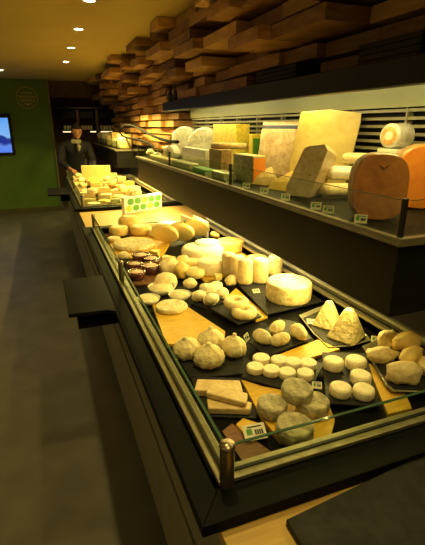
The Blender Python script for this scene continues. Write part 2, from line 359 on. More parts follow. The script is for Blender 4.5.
# ------------------------------------------------------------------ display cases
DK = .80
def case(y0, y1, label, posts, near):
    t = thing('display_case', label, 'display case', (.7, (y0+y1)/2, .797))
    xb = 1.14
    bm = BM()                                            # black rim (four mitred lengths)
    o = [(.205, y0-.08), (XW-.006, y0-.08), (XW-.006, y1+.06), (.205, y1+.06)]
    i = [(.27, y0), (xb, y0), (xb, y1), (.27, y1)]
    for a in range(4):
        b_ = (a+1) % 4; prism(bm, [o[a], o[b_], i[b_], i[a]], .822, .851)
    obj('ledge', bm, 'black', t, bevel=.002)
    bm = BM()
    o = [(.272, y0+.0), (xb+.06, y0+.0), (xb+.06, y1), (.272, y1)]
    i = [(.316, y0+.044), (xb, y0+.044), (xb, y1-.04), (.316, y1-.04)]
    for a in range(4):
        b_ = (a+1) % 4; prism(bm, [o[a], o[b_], i[b_], i[a]], .852, .864)
    obj('steel_frame', bm, 'steel', t, bevel=.002)
    bm = BM()
    o = [(.290, y0+.018), (xb+.03, y0+.018), (xb+.03, y1-.02), (.290, y1-.02)]
    i = [(.298, y0+.026), (xb+.02, y0+.026), (xb+.02, y1-.028), (.298, y1-.028)]
    for a in range(4):
        b_ = (a+1) % 4; prism(bm, [o[a], o[b_], i[b_], i[a]], .8635, .868)
    obj('glazing_channel', bm, 'blackm', t)
    bm = box(BM(), .28, xb+.01, y0+.005, y1-.005, .7965, DK)
    obj('deck', bm, 'black', t)
    bm = BM()
    for a in ((.262, .316, y0-.0, y1), (xb, xb+.05, y0, y1)): box(bm, a[0], a[1], a[2], a[3], .797, .851)
    box(bm, .262, xb, y0, y0+.04, .797, .851); box(bm, .262, xb, y1-.04, y1, .797, .851)
    obj('inner_wall', bm, 'black', t)
    obj('back_top', box(BM(), xb+.065, XW-.006, y0+.02, y1-.02, .852, .870), 'btop', t, bevel=.002)
    ya = y0+.012
    for k, (a, b_) in enumerate(zip(posts, posts[1:])):
        g = obj('side_glass', box(BM(), .289, .295, a+.012, b_-.012, .860, .945), 'glass', t)
        obj('glass_edge', box(BM(), .2885, .2955, a+.012, b_-.012, .9451, .9475), 'gedge', g)
    g = obj('end_glass', box(BM(), .31, xb-.02, y0+.013, y0+.019, .860, .942), 'glass', t)
    obj('glass_edge', box(BM(), .31, xb-.02, y0+.0125, y0+.0195, .9421, .9445), 'gedge', g)
    for py_ in posts:
        r = .0165 if py_ == posts[0] else .013
        p = obj('post', lathe(BM(), [(0, .852), (r, .852), (r, .952), (0, .952)], (.291, py_, 0), 24), 'steel2', t, smooth=False)
        obj('post_cap', lathe(BM(), [(0, .9521), (r*1.05, .9521), (r*1.1, .956), (r, .9615), (0, .963)], (.291, py_, 0), 24), 'steel2', p, smooth=True)
    return t
case(.672, 3.34, 'long black cheese display case with glass rim, nearest the viewer', [.674, 2.05, 3.325], True)
case(4.30, 7.0, 'farther black cheese display case beyond the wooden worktop', [4.31, 5.6, 6.98], False)
# ------------------------------------------------------------------ upper shelves
def upper(y0, y1, label, tall):
    t = thing('display_shelf', label, 'display shelf', (1.2, (y0+y1)/2, 1.03), 'upper display shelves')
    XF = .95
    obj('fascia', box(BM(), XF, 1.45, y0, y1, 1.03, 1.262), 'boxf', t, bevel=.003)
    obj('support', box(BM(), 1.45, XW-.002, y0+.02, y1-.02, .872, 1.262), 'boxf', t)
    bm = box(BM(), XF-.006, XW-.002, y0-.006, y1, 1.262, 1.272)
    box(bm, XF-.002, XW-.002, y0-.002, y1, 1.272, 1.278); box(bm, XF-.010, XW-.002, y0-.010, y1, 1.278, 1.285)
    obj('shelf_edge', bm, 'boxf', t)
    bm = box(BM(), XF-.012, XF+.012, y0-.012, y1, 1.264, 1.2875); box(bm, XF-.016, XF-.011, y0-.016, y1, 1.268, 1.277)
    box(bm, XF+.0121, XW-.003, y0-.012, y0+.012, 1.264, 1.2875)
    obj('steel_lip', bm, 'lip', t)
    n_ = max(1, int(round((y1-y0)/1.3))); ys = [y0+.012+(y1-y0-.03)*k/n_ for k in range(n_+1)]
    for a, b_ in zip(ys, ys[1:]):
        g = obj('front_glass', box(BM(), XF+.008, XF+.013, a+.008, b_-.008, 1.285, 1.395), 'glassd', t)
        obj('glass_edge', box(BM(), XF+.0075, XF+.0135, a+.008, b_-.008, 1.3951, 1.397), 'gedge', g)
    g = obj('end_glass', box(BM(), XF+.03, 1.5 if tall else 1.25, y0+.006, y0+.011, 1.285, 1.395), 'glassd', t)
    obj('glass_edge', box(BM(), XF+.03, 1.5 if tall else 1.25, y0+.0055, y0+.0115, 1.3951, 1.397), 'gedge', g)
    for a in ys[:1]+ys[1:]:
        obj('post', box(BM(), XF+.004, XF+.018, a-.006, a+.008, 1.285, 1.402), 'blackm', t, bevel=.002)
    obj('lamp_strip', box(BM(), 1.02, 1.06, y0+.75, y1-.1, 1.018, 1.03), 'tube', t)
    return t
upper(.936, 4.82, 'long black upper shelf over the near case, loaded with large cheeses', 1)
upper(6.28, 9.2, 'black upper shelf over the far case, seen beyond the first', 0)
# canopy
t = thing('lamp_canopy', 'long black lamp canopy over the upper shelf, below the timber blocks', 'canopy', (1.4, 2.5, 1.73))
obj('fascia', box(BM(), 1.20, 1.25, .3, 4.60, 1.735, 1.828), 'blackm', t, bevel=.004)
obj('cover', box(BM(), 1.25, XW-.002, .3, 4.60, 1.80, 1.826), 'blackm', t)
obj('fluorescent_tube', tube(BM(), [(1.30, .9, 1.765), (1.30, 2.6, 1.765)], .012, 12), 'tube', t, smooth=True)
obj('fluorescent_tube', tube(BM(), [(1.30, 2.75, 1.765), (1.30, 4.45, 1.765)], .012, 12), 'tube', t, smooth=True)
obj('header_panel', box(BM(), 1.505, 1.525, .3, 4.60, 1.68, 1.80), 'head', t)
t = thing('air_grille', 'pale horizontal slat grille behind the cheeses on the upper shelf', 'grille', (1.52, 2.5, 1.3))
obj('backing', box(BM(), 1.56, 1.60, .3, 4.6, 1.286, 1.68), 'dark', t)
bm = BM()
for k in range(11):
    z = 1.32+k*.034; box(bm, 1.52, 1.545, .3, 4.6, z, z+.013)
for k in range(12): box(bm, 1.517, 1.552, .45+k*.37, .46+k*.37, 1.29, 1.68)
obj('slats', bm, 'slatm', t)
# ------------------------------------------------------------------ timber blocks on the right wall
cnt = 0
ZR = [1.838+.0825*k for k in range(7)]
def timber(x0, ya, yb, z, th, m, lab):
    bm = box(BM(), x0, XW-.001, ya, yb, z, z+th)
    tag(obj('timber_block', bm, m, base=((x0+XW)/2, (ya+yb)/2, z), bevel=.003), lab, 'timber block', 'timber blocks stacked on the right wall')
for r_, z in enumerate(ZR):
    y = .55+.13*(r_ % 3)
    while y < 9.0:
        L = rnd.choice((.26, .32, .38, .46, .54))
        f = (z-1.838)/.5
        x0 = 1.30-.27*f+rnd.choice((-.17, -.10, -.03, .05, .12, .17))
        if r_ <= 1: x0 = 1.26+.04*r_+rnd.choice((-.03, 0, .05, .1))
        if rnd.random() < .09 and r_ > 1: x0 += .15
        th = .065 if r_ < 6 else .064
        mk = rnd.random()
        m = 'timber2' if mk < .26 else 'timber'
        lab = 'brown sawn timber block jutting from the wall stack above the shelves'
        if m == 'timber2': lab = 'pale sawn timber block jutting from the wall stack above the shelves'
        if r_ == 0 and ((y < 2.64 and y+L > 2.12) or (y < 1.64 and y+L > 1.26)): y += .06; continue
        timber(x0, y, y+L-.004, z, th, m, lab); cnt += 1
        y += L
for r_ in range(6):
    z = 1.838-.0825*(r_+1); y = 4.66+.1*(r_ % 2)
    while y < 9.0:
        L = rnd.choice((.35, .45, .6))
        x0 = 1.36+rnd.choice((-.08, -.03, 0, .06))
        timber(x0, y, y+L-.004, z, .066, 'timber2' if rnd.random() < .25 else 'timber', 'brown timber block low in the wall stack beyond the lamp canopy'); cnt += 1
        y += L
print('timber', cnt)
# dark crates among the blocks
def crate(x0, x1, y0, y1, z0, z1, label):
    t = thing('slatted_crate', label, 'crate', ((x0+x1)/2, (y0+y1)/2, z0))
    bm = BM()
    n_ = 4; hh = (z1-z0)/n_
    for k in range(n_):
        a, b_ = z0+k*hh+.002, z0+(k+1)*hh-.002
        box(bm, x0, x0+.008, y0, y1, a, b_); box(bm, x1-.008, x1, y0, y1, a, b_)
        box(bm, x0, x1, y0, y0+.008, a, b_); box(bm, x0, x1, y1-.008, y1, a, b_)
    obj('slats', bm, 'timberd', t)
    bm = BM()
    for x in (x0+.009, x1-.021):
        for y in (y0+.009, y1-.021): box(bm, x, x+.012, y, y+.012, z0, z1)
    box(bm, x0+.01, x1-.01, y0+.01, y1-.01, z0, z0+.006)
    obj('frame', bm, 'timberd', t)
crate(1.29, 1.6, 2.14, 2.62, 1.8285, 1.915, 'dark slatted crate on the canopy, left of the other crate')
crate(1.27, 1.6, 1.28, 1.62, 1.8285, 1.918, 'dark slatted crate on the canopy, nearer of the two')
def jar(name, label, x, y, z, r, h, m, group=None):
    t = thing(name, label, 'bottle', (x, y, z), group)
    obj('body', lathe(BM(), [(0, z), (r, z), (r, z+h*.6), (r*.4, z+h*.78), (r*.35, z+h*.92), (0, z+h*.92)], (x, y, 0), 14), m, t, smooth=True)
    obj('cap', lathe(BM(), [(0, z+h*.921), (r*.45, z+h*.921), (r*.45, z+h), (0, z+h)], (x, y, 0), 12), 'ink', t)
jar('small_bottle', 'small dark bottle standing at the far end of the canopy', 1.235, 4.42, 1.829, .030, .14, 'bottle')
jar('small_bottle', 'small dark bottle second from the far end of the canopy', 1.235, 4.25, 1.829, .026, .13, 'bottle')
# ------------------------------------------------------------------ food on the near deck
def slab(name, label, m, pix, z0, th, cat='board', bevel=.0015):
    pts = [onz(x, y, z0+th) for x, y in pix]
    for p in pts: p.y = min(p.y, 3.285); p.x = max(p.x, .302)
    c = sum(pts, Vector())/len(pts); c.z = z0
    return tag(obj(name, prism(BM(), [(p.x, p.y) for p in pts], z0, z0+th), m, base=c, bevel=bevel), label, cat)
B1, B2 = DK+.0005, DK+.018
slab('serving_board', 'black slate under the big round white cheese and the tall cylinders', 'slate', [(236, 282), (267, 314), (327, 300), (290, 270), (262, 262)], B2, .007)
slab('serving_board', 'black slate under the four oval cheeses', 'slate', [(249, 342), (267, 356), (312, 338), (297, 322), (279, 318)], B2, .007)
slab('cutting_board', 'yellow wooden board with long front edge behind the small white discs', 'board', [(270, 357.5), (318, 339.5), (340, 349), (305, 359)], B1, .012)
slab('serving_board', 'black slate under the eight small white discs', 'slate', [(256, 356), (241, 377), (307, 395), (325, 363)], B2, .007)
slab('serving_board', 'black slate under the five round white buns', 'slate', [(322, 352), (326, 403), (381, 406), (366, 353)], B2, .007)
slab('cutting_board', 'yellow wooden board between the bun slate and the steel tray', 'board', [(367, 364), (388, 414), (412, 408), (392, 362)], B1, .014)
slab('cutting_board', 'yellow wooden board under the mouldy grey wheels', 'board', [(241, 379), (262, 386), (318, 396), (328, 402), (335, 420), (331, 436), (314, 444), (280, 440), (262, 418)], B1, .016)
slab('cutting_board', 'empty yellow wooden board behind the bulb-shaped cheeses', 'board', [(152, 304), (187, 306), (225, 331), (223, 343), (166, 344)], B1, .018)
slab('serving_board', 'black slate under the bulb-shaped cheeses', 'slate', [(170, 345), (232, 343), (262, 372), (190, 378)], B1, .008)
slab('serving_board', 'dark slate under the pale rectangular cheese slabs', 'slate', [(190, 376), (240, 378), (262, 400), (256, 418), (206, 416)], B1, .008)
slab('serving_board', 'reddish brown wooden board in the near corner of the case', 'boardb', [(222, 431), (232, 423), (272, 452), (262, 462), (243, 462)], B1, .012)
slab('cutting_board', 'orange wooden block in the near corner beside the price card', 'board', [(236, 424), (243, 418), (262, 424), (249, 439)], B1, .018)
slab('serving_board', 'black slate under the two ring-shaped cheeses', 'slate', [(210, 308), (238, 324), (262, 316), (240, 300)], B2, .007)
slab('cutting_board', 'yellow wooden board behind the ring-shaped cheeses', 'board', [(225, 298), (236, 288), (268, 316), (256, 320)], B1, .012)
slab('serving_board', 'black slate under the cluster of tiny stacked cheeses', 'slate', [(180, 300), (206, 308), (232, 298), (212, 282)], B1, .008)
slab('cutting_board', 'yellow wooden board under the far flat wheels of the near case', 'board', [(176, 258), (206, 282), (262, 262), (230, 240)], B1, .012)
slab('cutting_board', 'yellow wooden board under the wide flat disc cheese', 'board', [(106, 244), (112, 258), (162, 256), (172, 240), (150, 228)], B1, .012)
slab('cutting_board', 'round-edged wooden board under the brown ramekins', 'boardb', [(128, 270), (134, 284), (158, 284), (172, 268), (160, 256)], B1, .012)
slab('serving_board', 'black slate under the glass bowls', 'slate', [(140, 300), (150, 312), (188, 312), (196, 290), (170, 284)], B1, .006)
slab('serving_board', 'dark board under the cheeses at the far end of the near case', 'boardb', [(103, 231), (104, 236), (150, 234), (206, 229), (190, 218), (140, 222)], B1, .012)
ZT = B2+.0072
wheel('round_cheese', 'big round white cheese wheel alone on black slate', 'bloomy', 288, 298, 45, 18.5, ZT, roughy=.012, round_=.13)
# tall cylinders
g = 'tall cylindrical cheeses beside the big wheel'
for i, (x, y, w, h) in enumerate([(228, 274, 13, 20), (237, 277, 14, 20), (245, 283, 15, 22), (260, 282, 15.5, 22), (275, 274, 14, 17)]):
    wheel('cylinder_cheese', ['upright cylindrical white cheese farthest left in the row', 'upright cylindrical cheese second in the row', 'upright cylindrical cheese third in the row', 'upright cylindrical cheese fourth in the row, beside the big wheel', 'upright cylindrical cheese at the back behind the big wheel'][i], 'cream', x, y, w, h*1.1, ZT if i > 1 else B1+.0085, group=g, round_=.10, roughy=.015)
o = wheel('round_cheese', 'flat yellow wheel with a dark mark behind the upright cylinders', 'yellowc', 257, 268, 22, 12, ZT, round_=.2)
# rings
wheel('ring_cheese', 'ring-shaped cheese lying on another', 'cream', 236, 306, 25, 7.5, ZT+.0215, hole=.27, round_=.35)
wheel('ring_cheese', 'ring-shaped cheese underneath the other', 'cream', 244, 316, 25, 8.5, ZT, hole=.27, round_=.35)
# ovals
for i, (x, y, w, d, h, a, lb) in enumerate([(262, 342, 14, 23, 12, .3, 'oval white cheese left of the four on slate'), (277, 332, 23, 12, 11, .5, 'oval white cheese at the back of the four on slate'), (280, 344, 24, 13, 11, .15, 'oval white cheese at the front of the four on slate'), (298, 337, 14, 24, 12, .0, 'oval white cheese at the right of the four on slate')]):
    lump('oval_cheese', lb, 'bloomy', x, y, w, d, h, ZT, az=a, group='oval cheeses on slate', amt=.08)
# pyramids on curved tray
def tray(label, pix, z, rimpx=3, m='tin'):
    pts = [onz(x, y, z+.012) for x, y in pix]; c = sum(pts, Vector())/len(pts); n_ = len(pts)
    t = thing('serving_tray', label, 'tray', (c.x, c.y, z))
    obj('slate_liner', prism(BM(), [((p.x-c.x)*.86+c.x, (p.y-c.y)*.86+c.y) for p in pts], z+.0062, z+.0095), 'slate', t)
    bm = BM(); prism(bm, [((p.x-c.x)*.9+c.x, (p.y-c.y)*.9+c.y) for p in pts], z, z+.006)
    for i in range(n_):
        a, b_ = pts[i], pts[(i+1) % n_]; ai = c+(a-c)*.90; bi = c+(b_-c)*.90
        v = [bm.verts.new(q) for q in ((ai.x, ai.y, z), (bi.x, bi.y, z), (b_.x, b_.y, z+.014), (a.x, a.y, z+.014), (ai.x, ai.y, z+.006), (bi.x, bi.y, z+.006), (b_.x, b_.y, z+.017), (a.x, a.y, z+.017))]
        for f in ((0, 1, 2, 3), (4, 7, 6, 5), (3, 2, 6, 7)): bm.faces.new([v[k] for k in f])
    obj('tray_body', bm, m, t, bevel=.001)
    return c
tray('curved steel tray lined with slate under the two pyramid cheeses', [(299, 316), (312, 333), (328, 348), (352, 347), (371, 341), (350, 318), (333, 303), (318, 308)], B1)
tray('steel tray with rounded corner under the lumpy hand-shaped cheeses', [(362, 347), (385, 386), (392, 392), (436, 394), (452, 372), (424, 345), (398, 332)], B1+.0145)
def pyramid(px, py, wpx, hpx, z, az, label):
    p = onz(px, py, z); w = size(p, wpx)/2/1.25; h = size(p, hpx)
    bm = BM(); rings = []
    R = Matrix.Rotation(az, 3, 'Z')
    for k, (s, zz) in enumerate([(1, 0), (1.02, .06), (.8, .34), (.53, .68), (.28, .95), (.2, 1.0)]):
        rings.append([bm.verts.new(p+R @ Vector((w*s*a, w*s*b_, h*zz))) for a, b_ in ((1, 1), (0, 1.02), (-1, 1), (-1.02, 0), (-1, -1), (0, -1.02), (1, -1), (1.02, 0))])
    bm.faces.new(rings[0][::-1]); bm.faces.new(rings[-1])
    for A, B in zip(rings, rings[1:]):
        for i in range(8): bm.faces.new((A[i], A[(i+1) % 8], B[(i+1) % 8], B[i]))
    o = obj('pyramid_cheese', bm, 'bloomy', base=p, smooth=False, bevel=.004)
    tag(o, label, 'cheese', 'pyramid cheeses')
pyramid(327, 325, 27, 26, B1+.0097, .55, 'pyramid-shaped cheese on the steel tray, the farther one')
pyramid(346, 337, 35, 31, B1+.0097, .5, 'pyramid-shaped cheese on the steel tray, the nearer and larger one')
# eight discs
for i, (x, y) in enumerate([(261, 359), (279, 361), (293, 363), (308, 364), (255, 368), (271, 370.5), (287, 373), (305, 374)]):
    wheel('small_disc_cheese', ['small flat white disc, back row at the left end on slate', 'small flat white disc, back row second from the left', 'small flat white disc, back row third from the left', 'small flat white disc, back row at the right end', 'small flat white disc, front row at the left end', 'small flat white disc, front row second from the left', 'small flat white disc, front row third from the left', 'small flat white disc, front row at the right end beside the price card'][i], 'white', x, y+3.5, 17, 7, ZT, group='eight small white discs on slate', round_=.2, rough=.01)
# five buns
for i, (x, y) in enumerate([(333, 368), (355, 367), (360, 382), (340, 394), (363, 396)]):
    wheel('round_bun_cheese', ['thick round white bun cheese at the back left of five', 'thick round white bun cheese at the back right of five', 'thick round white bun cheese in the middle at the right', 'thick round white bun cheese at the front left of five', 'thick round white bun cheese at the front right of five'][i], 'white', x, y+.5, 20+.4*i, 10.5, ZT, group='five white bun cheeses on slate', round_=.25)
# lumpy pieces
ZG = B1+.0242
for i, (x, y, w, d, h, a, zz) in enumerate([(387, 351, 22, 19, 20, .4, 0), (382, 362, 29, 15, 14, -.5, 0), (404, 382, 33, 19, 20, -.5, 0), (426, 374, 22, 20, 16, 0, 0), (411, 365, 31, 18, 17, .3, .022), (407, 350, 32, 19, 17, -.1, .034)]):
    lump('lumpy_cheese', ['lumpy hand-shaped cheese at the back left of the steel tray', 'elongated lumpy cheese at the left edge of the steel tray', 'large lumpy cheese nearest the front of the steel tray', 'lumpy cheese at the right edge of the steel tray', 'lumpy cheese resting in the middle of the pile', 'lumpy cheese on top at the back of the pile'][i], 'yellowc' if i in (4, 5) else 'cream', x, y, w, d, h, ZG+zz, az=a, group='lumpy cheeses on the steel tray', amt=.32, sc=1.5, pinch=.12)
# mouldy wheels
ZM = B1+.0165
for i, (x, y, w, h, zz) in enumerate([(272, 413, 30, 14, 0), (312, 411, 32, 14, 0), (294, 435, 37, 15, 0), (296, 408, 31, 13, .042)]):
    p = onz(x, y, ZM+zz) if i < 3 else onz(296, 397, ZM+.036)
    r = size(p, w)/2; hh = size(p, h)
    bm = wheel_bm(p, r, hh, round_=.16, rot=tilt('X', 4, 20) if i == 3 else None)
    rough_up(bm, .045*r, 3/r, i)
    tag(obj('mouldy_round_cheese', bm, 'grey', base=p, smooth=True), ['grey mouldy wheel at the left of the pile', 'grey mouldy wheel at the right of the pile', 'largest grey mouldy wheel at the front of the pile', 'grey mouldy wheel lying on top of the others'][i], 'cheese', 'grey mouldy wheels')
# bulbs
def bulb(px, py, wpx, z, label, zz=0):
    p = onz(px, py, z); r = size(p, wpx)/2; ph = rnd.random()*6
    prof = [(0, 0), (r*.6, 0), (r*.92, r*.25), (r, r*.62), (r*.88, r*1.0), (r*.6, r*1.28), (r*.28, r*1.42), (r*.14, r*1.5), (r*.17, r*1.64), (r*.1, r*1.7), (0, r*1.68)]
    bm = lathe(BM(), prof, p, 40, lambda a, q: 1+.045*math.cos(9*a+ph)+.05*math.sin(2*a+ph), rot=tilt('X', rnd.uniform(-10, 10), rnd.uniform(0, 360)))
    tag(obj('bulb_cheese', bm, 'sand' if False else 'bloomy', base=p, smooth=True), label, 'cheese', 'bulb-shaped cheeses')
ZB = B1+.0085
bulb(188, 356, 27, ZB, 'pleated bulb-shaped cheese at the left of the group')
bulb(211, 348, 27, ZB, 'pleated bulb-shaped cheese at the back of the group')
bulb(233, 355, 27, ZB, 'pleated bulb-shaped cheese at the right of the group')
bulb(209, 365, 30, ZB, 'pleated bulb-shaped cheese at the front of the group')
# rectangular slabs
def bar(label, pix, z0, th, m='sand'):
    pts = [onz(x, y, z0+th) for x, y in pix]; c = sum(pts, Vector())/len(pts); c.z = z0
    tag(obj('cheese_slab', rough_up(prism(BM(), [(p.x, p.y) for p in pts], z0, z0+th), .001), m, base=c, bevel=.004), label, 'cheese', 'pale rectangular cheese slabs')
bar('rectangular cheese slab at the back of the pile, cut end showing', [(197, 378.5), (240, 380), (243, 391), (194, 390)], ZB, .024)
bar('rectangular cheese slab at the bottom front of the pile', [(207, 398), (213, 393), (252, 402), (250, 409), (208, 408)], ZB, .022)
bar('rectangular cheese slab lying across the two others', [(212, 381.5), (248, 393), (246, 403), (206, 392.5)], ZB+.0245, .018)
# small stacked cluster
zc = B1+.0085
for i, (x, y, w, h, zz) in enumerate([(198, 300, 13, 8, 0), (210, 304, 14, 8, 0), (222, 297, 13, 8, 0), (206, 293, 13, 9, 0), (216, 291, 13, 9, 0), (200, 297, 12, 7, .019), (212, 301, 14, 8, .019), (221, 294, 13, 7, .019), (211, 290, 17, 7, .030)]):
    p = onz(x, y+zz*60, zc+zz); r = size(p, w)/2
    tag(obj('tiny_cheese', wheel_bm(p, r, size(p, h), round_=.4), 'white', base=p, smooth=True), ['tiny white cheese at the lower left of the cluster', 'tiny white cheese at the lower front of the cluster', 'tiny white cheese at the lower right of the cluster', 'tiny white cheese at the lower back left of the cluster', 'tiny white cheese at the lower back right of the cluster', 'tiny white cheese stacked on the left of the cluster', 'tiny white cheese stacked on the front of the cluster', 'tiny white cheese stacked on the right of the cluster', 'tiny white cheese crowning the cluster'][i], 'cheese', 'cluster of tiny white cheeses')
# glass bowls
def bowl(px, py, wpx, label, fillm='cream'):
    z = B1+.0065; p = onz(px, py, z); r = size(p, wpx)/2; h = r*.62
    t = thing('glass_bowl', label, 'bowl', p, 'small glass bowls')
    obj('bowl_wall', lathe(BM(), [(0, 0), (r*.55, 0), (r*.85, h*.45), (r, h), (r*.95, h), (r*.8, h*.5), (r*.5, h*.1), (0, h*.1)], p, 24), 'bowl', t, smooth=True)
    obj('filling', lathe(BM(), [(0, h*.12), (r*.45, h*.12), (r*.78, h*.5), (r*.88, h*.86), (r*.4, h*1.05), (0, h*1.1)], p, 20, lambda a, q: 1+.05*math.sin(5*a)), fillm, t, smooth=True)
bowl(149, 304, 23, 'small bowl of pale cheese at the left')
bowl(162, 294, 28, 'small bowl of pale cheese at the back')
bowl(180, 300, 23, 'small bowl of pale cheese at the right')
wheel('flat_disc_cheese', 'flat oval pale disc in front of the glass bowls', 'bloomy', 171.5, 309, 31, 5, B1+.0185, round_=.3)
lump('round_loaf_cheese', 'round loaf cheese behind the glass bowls', 'cream', 166, 289, 24, 20, 16, B1+.0005, amt=.06)
lump('folded_cheese', 'folded soft cheese beside the ramekins, the left one', 'cream', 170, 275, 22, 18, 16, B1+.0005, az=.4, amt=.2)
lump('folded_cheese', 'folded soft cheese beside the ramekins, the right one', 'yellowc', 182, 278, 16, 16, 15, B1+.0005, az=.2, amt=.2)
# ramekins
def ramekin(px, py, wpx, label, zz=0):
    z = B1+.0125+zz; p = onz(px, py, z); r = size(p, wpx)/2; h = r*.95
    t = thing('ramekin', label, 'ramekin', p, 'brown glazed ramekins')
    obj('dish', lathe(BM(), [(0, 0), (r*.8, 0), (r, h), (r*.84, h), (r*.78, h*.78), (0, h*.78)], p, 24), 'ramekin', t, smooth=True)
    obj('cream_filling', lathe(BM(), [(0, h*.8), (r*.77, h*.8), (r*.76, h*.92), (0, h*1.0)], p, 20), 'pinkc', t, smooth=True)
for q in [(141, 262, 18, 'brown ramekin at the back left of the group'), (152, 265, 17, 'brown ramekin at the back right of the group'), (135, 270, 16, 'brown ramekin in the middle at the left'), (151, 273, 19, 'brown ramekin in the middle at the right'), (137, 279, 18, 'brown ramekin at the front of the group'), (161, 269, 11, 'smallest brown ramekin at the right end of the group')]: ramekin(*q)
# far half of the near case
wheel('wide_disc_cheese', 'wide flat pale disc cheese near the side glass', 'bloomy', 134, 247, 41, 5.5, B1+.0125, round_=.4, roughy=.02)
zf = B1+.0125
for i, (x, y, w, h, m) in enumerate([(119, 235, 19, 9, 'yellowc'), (129, 230, 20, 14, 'yellowc'), (141, 234, 21, 9, 'yellowc'), (153, 229, 11, 6, 'cream'), (114, 241, 13, 4, 'cream'), (156, 236, 15, 7, 'cream')]):
    wheel('round_cheese', ['pale yellow wheel at the far left corner of the near case', 'pale yellow wheel at the far end, raised in the middle', 'pale yellow wheel beside the marked white box', 'small pale wheel at the far end of the near case', 'thin cream wheel by the side glass', 'small cream wheel behind the wide flat disc'][i], m, x, y, w, h, zf, group='wheels at the far end of the near case')
# leaning discs
for i, (x, y, w) in enumerate([(165, 245, 27), (181, 243, 26), (197, 238, 25)]):
    p = onz(x, y, zf); r = size(p, w)/2; p2 = p+Vector((0, 0, r*.62))
    bm = wheel_bm((0, 0, 0), r, r*.34, round_=.3, rot=Matrix.Rotation(math.radians(-35), 3, 'Z') @ Matrix.Rotation(math.radians(-52), 3, 'X'))
    mz = min(v.co.z for v in bm.verts); bmesh.ops.translate(bm, verts=bm.verts, vec=Vector((p.x, p.y, zf-mz+.0002)))
    tag(obj('leaning_cheese_disc', bm, 'butter', base=p, smooth=True), ['thick yellow disc leaning back, left of three', 'thick yellow disc leaning back, middle of three', 'thick yellow disc leaning back, right of three'][i], 'cheese', 'leaning yellow discs')
wheel('large_flat_cheese', 'large flat white wheel carrying a smaller one', 'white', 203, 256, 42, 10, zf, round_=.35)
wheel('round_cheese', 'smaller white wheel lying on the large flat wheel', 'white', 207, 247, 25, 6, zf+.036, round_=.3)
wheel('large_flat_cheese', 'large flat yellow wheel behind the upright cylinders', 'yellowc', 230, 250, 29, 10, zf, round_=.2)
wheel('cheese_drum', 'thick white drum cheese in front of the large flat wheel', 'white', 210, 273, 25, 14, zf, round_=.15)
wheel('half_round_cheese', 'yellow round cheese with scooped top left of the drum', 'butter', 195, 277, 20, 9, zf, round_=.45)
wheel('round_cheese', 'yellow round cheese tucked behind the half round one', 'yellowc', 192, 268, 22, 8, zf, round_=.3)
wheel('thin_round_cheese', 'thin yellow round at the back rail behind the white wheels', 'yellowc', 219, 236, 17, 4, zf, round_=.3)
wheel('cheese_drum', 'bright white drum beside the upright cylinders', 'white', 222, 268, 20, 14, B1+.013, round_=.15)
# marked white box
def blk(x0, pl, pm, pr, ptop, pym, z0, name, label, m, group=None, bevel=.004, cat='cheese'):
    """box standing on z0: far front corner, near front corner and near back corner seen at columns pl, pm, pr; top edge of the near front corner at row ptop"""
    y1 = onx(pl, pym, x0).y; P_ = onx(pm, ptop, x0); y0 = P_.y; z1 = P_.z; x1 = ony(pr, ptop, y0).x
    bm = box(BM(), x0, x1, y0, y1, z0, z1)
    o = tag(obj(name, bm, m, base=((x0+x1)/2, (y0+y1)/2, z0), bevel=bevel), label, cat, group)
    return o, (x0, x1, y0, y1, z0, z1)
t = thing('printed_box', 'small white box with green marks lying at the far end of the near case', 'box', onz(167, 229, zf))
c = onz(167, 229, zf); R = Matrix.Rotation(-.5, 3, 'Z'); s_ = size(c, 17)/2
def rbox(c, R, a0, a1, b0, b1, z0, z1):
    return prism(BM(), [(c.x+(R @ Vector((a, b_, 0))).x, c.y+(R @ Vector((a, b_, 0))).y) for a, b_ in ((a0, b0), (a1, b0), (a1, b1), (a0, b1))], z0, z1)
obj('carton', rbox(c, R, -s_, s_, -s_*.8, s_*.8, zf, zf+.055), 'whitep', t, bevel=.002)
for a, b_ in ((-.5, -.1), (.1, .25), (.45, -.2), (-.1, -.35)):
    obj('green_mark', rbox(c, R, s_*(a-.14), s_*(a+.14), s_*(b_-.1), s_*(b_+.1), zf+.0552, zf+.0562), 'greenp', t)
